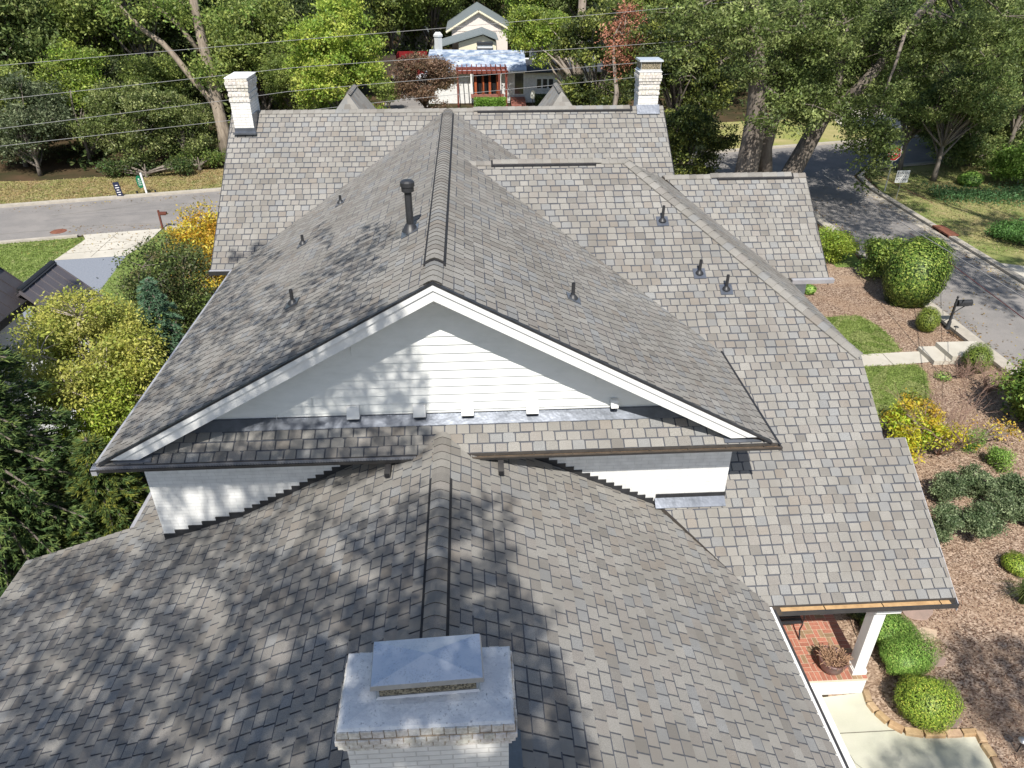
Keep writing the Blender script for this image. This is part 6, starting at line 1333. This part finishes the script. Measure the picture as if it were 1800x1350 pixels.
def hedge(label, x0, x1, y0_, y1, z, n, pal, seed):
    rg = np.random.default_rng(seed); t = thing('hedge', label, 'hedge', ((x0+x1)/2,(y0_+y1)/2,0)); P = np.stack([rg.uniform(x0,x1,n), rg.uniform(y0_,y1,n), rg.uniform(0,z,n)], 1)
    ax = rg.integers(0,3,n); P[ax==0,2] = z; P[ax==1,1] = y0_; P += rg.normal(size=P.shape)*.04; leaf_object('foliage', P, .09*rg.uniform(.6,1.2,n), tints(rg, n, pal), t, seed=seed)
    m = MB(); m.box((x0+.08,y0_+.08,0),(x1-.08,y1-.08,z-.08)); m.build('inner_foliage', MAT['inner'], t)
xa, xb = at(834,190).x, at(888,190).x; hedge('bright clipped hedge in front of the red pergola', xa, xb, 65.0, 66.0, 1.0, 3500, [(.10,.19,.03),(.14,.24,.04)], 1)
xa, xb = at(940,188).x, at(990,188).x; hedge('dark hedge under the arched far window', xa, xb, 66.8, 67.8, .9, 3000, DARK, 2)

# ---------------------------------------------------------------- trees that stand beside and behind the viewpoint and throw the dappled shade
from mathutils.bvhtree import BVHTree
from mathutils import noise as mnoise
bv = []; bf = []
def addp(pts): n = len(bv); bv.extend([tuple(p) for p in pts]); bf.append(tuple(range(n, n+len(pts))))
def pp(pl, poly): addp([(x,y,pz_(pl,x,y)) for x,y in poly])
pp(pmL, [(EL,YG),(XR,YG),(XR,YB),(EL,YBE)]); pp(pmR, [(ER,YG),(ER,YBE),(XR,YB),(XR,YG)]); pp(pP, [(EL,YG),(ER,YG),(ER,YW),(EL,YW)])
pp(pWL, [(XWL,-3),(XR,-3),(XR,YW),(XWL,YW)]); pp(pWF, [(XWE,-3),(XWL,-3),(XWL,YW),(XWE,YWB)]); pp(pWR, [(XR,-3),(XWR,-3),(XWR,8.37),(3.1,YW),(XR,YW)])
pp(pB, [(XBL,YBE),(EL,YBE),(XR,YB),(XBL,YB)]); addp([(-5.53,YW,2),(4.36,YW,2),(4.36,YW,ZE),(-5.53,YW,ZE)]); addp([(XR-4.9,YW,ZP),(XR+4.9,YW,ZP),(XR,YW,ZM)])
addp([(-1.2,3.86,4.6),(.19,3.86,4.6),(.19,3.86,ZC),(-1.2,3.86,ZC)]); addp([(-1.2,3.86,ZC),(.19,3.86,ZC),(.19,4.56,ZC),(-1.2,4.56,ZC)])
addp([(-60,-20,0),(80,-20,0),(80,90,0),(-60,90,0)])
bvh = BVHTree.FromPolygons(bv, bf)
def E_(lst): return lst
def inell(x, y, L):
    return max([0]+[min(1, 2.2*(1-math.hypot((x-a)/rx, (y-b)/ry))) for a, b, rx, ry in L])
def inpoly(x, y, P):
    c = False; n = len(P)
    for i in range(n):
        x1, y1 = P[i]; x2, y2 = P[(i+1)%n]
        if (y1 > y) != (y2 > y) and x < (x2-x1)*(y-y1)/(y2-y1)+x1: c = not c
    return c
def za(L, k=1.0): return [(150+a/2.77, 380+b/2.77, rx*k/2.77, ry*k/2.77) for a,b,rx,ry in L]
def zb(L): return [(a/1.714, 820+b/1.714, rx*1.22/1.714, ry*1.22/1.714) for a,b,rx,ry in L]
SH_A = za([(1400,120,110,95),(1310,200,120,80),(1240,285,150,55),(1090,290,130,75),(1390,225,60,35),(900,200,85,60),(1160,100,60,36),(780,280,130,50),(1320,430,130,70),(1180,460,120,60),(700,190,60,30)])
POLY_A = [(150+a/2.77, 380+b/2.77) for a,b in ((700,290),(900,270),(1000,380),(1280,400),(1430,400),(1400,470),(1100,620),(600,880),(300,1070),(60,1210),(180,1000),(450,600))]
LIT_A = za([(920,330,110,28),(860,440,34,90),(600,690,45,130),(700,690,60,35),(790,590,70,34),(560,830,70,30),(450,870,60,26),(350,950,70,26),(250,1000,50,50),(1010,520,60,26),(520,760,50,40),(1130,400,50,25),(160,1100,60,40)], 1.25)
GAB = [(150+a/2.77, 380+b/2.77) for a,b in ((1340,640),(1560,560),(1640,720),(1660,960),(1700,1010),(1660,1180),(1520,1200),(1300,1320),(240,1320),(60,1230),(700,900))]
LIT_G = za([(1130,950,45,60),(600,1080,40,30),(1070,1110,40,26),(1320,1100,36,26),(440,1130,30,26),(300,1170,60,30),(1460,680,34,60),(1400,850,30,60),(1560,820,30,60),(1420,950,40,60),(640,940,60,30),(1040,700,70,26),(850,820,50,20),(250,1140,40,20)]) + zb([(600,110,56,70),(540,165,40,40),(705,90,30,50),(460,75,40,34),(640,150,40,26),(850,60,30,26)])
POLY_B = [(0,1052),(55,985),(250,930),(300,950),(430,910),(560,855),(640,825),(700,822),(790,850),(800,870),(850,868),(892,900),(905,960),(895,1005),(930,1050),(965,1110),(985,1160),(1010,1230),(1030,1290),(1035,1380),(-60,1380),(-60,1150)]
LIT_B = zb([(900,170,52,46),(870,230,70,34),(700,290,90,34),(590,400,80,44),(640,475,50,90),(330,350,50,30),(420,515,50,70),(380,225,70,30),(190,480,40,40),(1000,215,70,80),(1020,300,60,34),(960,80,70,40),(1080,105,80,60),(1190,50,90,50),(1080,340,40,40),(830,550,50,70),(550,600,60,34),(490,690,50,34),(60,600,60,34),(240,650,50,40),(180,590,60,30),(480,800,50,50),(560,870,70,60),(700,740,40,50),(650,860,70,60),(860,870,60,50),(960,800,50,50),(20,750,40,50),(1320,40,70,60),(1310,265,50,40),(1420,240,60,50),(1440,385,50,40),(1400,40,60,60),(30,350,40,70),(1600,350,40,60),(1480,140,30,40),(1660,500,40,60),(1330,440,36,30),(1250,800,110,40),(1430,830,70,60),(1090,700,30,60),(1170,870,50,40),(760,640,36,40),(320,780,50,40),(130,830,50,40),(1640,760,36,40),(1000,480,30,40)])
WALLP = [(250,826),(650,818),(560,860),(430,910),(292,952)]
def jit_(x, y): return x+34*mnoise.noise(Vector((x/70,y/70,3)))+18*mnoise.noise(Vector((x/25,y/25,9))), y+30*mnoise.noise(Vector((x/70,y/70,7)))
def dens(x, y):
    d = 0
    X0, Y0 = x, y
    x, y = jit_(x, y)
    if inpoly(x, y, POLY_B) and not inpoly(X0, Y0, GAB): d = .97 - .95*inell(x, y, LIT_B)
    if inpoly(X0, Y0, GAB) or inpoly(X0, Y0, WALLP): d = max(d, 1.0 - 1.0*inell(X0, Y0, LIT_G))
    if inpoly(x, y, POLY_A): d = max(d, .88 - .95*inell(x, y, LIT_A))
    d = max(d, inell(x, y, SH_A)*1.1 - .6*inell(x, y, LIT_A)); return d
def shade_tree(label, base, H, fn, box, step, zc, spread, seed, nleaf, lsz, pal, nlimb, tr=.35, ns=1.1, avoid=None, cr=.13):
    r = random.Random(seed); rg = np.random.default_rng(seed); cs = []; back = -SUNV
    x0, y0_, x1, y1 = box; y = y0_
    while y < y1:
        x = x0
        while x < x1:
            px_, py_ = x+r.uniform(-.5,.5)*step, y+r.uniform(-.5,.5)*step
            d = fn(px_, py_)
            if d > 0:
                h, _, _, _ = bvh.ray_cast(CAMP, ray(px_, py_).normalized())
                if h is not None:
                    nz = .34+.42*mnoise.noise(h*ns+Vector((seed,0,0)))+.14*mnoise.noise(h*ns*2.7)
                    w_ = mpp(h)*step
                    if d > nz:
                        z = zc + r.uniform(-spread,spread); t = (z-h.z)/back.z; p = h+back*t
                        cs.append((p.x, p.y, p.z, w_))
            x += step
        y += step
    t = thing('shade_tree', label, 'tree', base, 'trees around the viewpoint'); K = np.array([c[:3] for c in cs]); W = np.array([c[3] for c in cs])
    reps = np.clip((nleaf*(W/.2)**2).astype(int), 2, 90); li = np.repeat(np.arange(len(K)), reps)
    P = K[li] + rg.normal(size=(len(li),3))*np.maximum(cr, W*.42)[li][:,None]
    leaf_object('crown', P, lsz*rg.uniform(.7,1.3,len(li)), tints(rg, len(li), pal, li), t, seed=seed, up=.9)
    b = Vector(base); ctr = Vector(K.mean(0)); top = Vector((b.x+(ctr.x-b.x)*.25, b.y+(ctr.y-b.y)*.2, H)); path = [b.lerp(top, i/6) for i in range(7)]
    limbs = []
    for i in range(nlimb):
        k = Vector(K[r.randrange(len(K))]); limbs.append(limb_to(path[r.randint(4,6)], k, .09, .015, r, 6, .06))
    trunk_mesh(b, path, [tr*(1-.1*i) for i in range(7)], limbs).build('trunk', MAT['bark'], t, smooth=True)
    return t
shade_tree('tall oak behind the viewpoint whose boughs shade the left of the roofs', (-9.5,-9,0), 15.5, dens, (-40,360,1060,1380), 7, 17.0, 1.5, 401, 26, .072, OAK, 22, cr=.055)
SH_R = [(1765,1190,75,75),(1700,1160,32,50),(1690,1215,60,40),(1640,1345,95,60),(1560,1355,30,30),(1790,1260,60,60),(1735,1235,40,40)]
shade_tree('tall tree right of the viewpoint shading the mulch', (15,-10,0), 15, lambda x,y: inell(x,y,SH_R)*1.15, (1500,1090,1820,1400), 9, 17, 1.4, 402, 15, .085, OAK, 8)
RP = [(1395,262),(1560,262),(1545,310),(1600,380),(1800,500),(1800,560),(1700,520),(1640,480),(1560,440),(1500,470),(1420,400)]
LIT_R = [(1440,300,36,16),(1520,350,50,12),(1590,400,60,12),(1460,400,40,12),(1640,450,60,14),(1480,330,30,8),(1700,480,50,14),(1760,520,60,14),(1550,420,40,10)]
SPR = [(1600,365,26,14),(1690,398,40,16),(1760,388,50,16),(1740,500,70,26),(1780,465,40,14),(1650,470,60,20)]
def dr_(x, y):
    d = 0
    if inpoly(x, y, RP): d = .80 - .75*inell(x, y, LIT_R)
    if x > 1620 and y > 430: d *= .6
    if x > 1555 and 300 < y < 348: d = .93
    return max(d, inell(x, y, SPR))
shade_tree('tall tree beyond the right of the view shading the road', (31,14,0), 16, dr_, (1390,258,1850,560), 6, 17.5, 1.5, 403, 17, .12, OAK, 16, ns=.7, cr=.2)
bpy.context.view_layer.update()
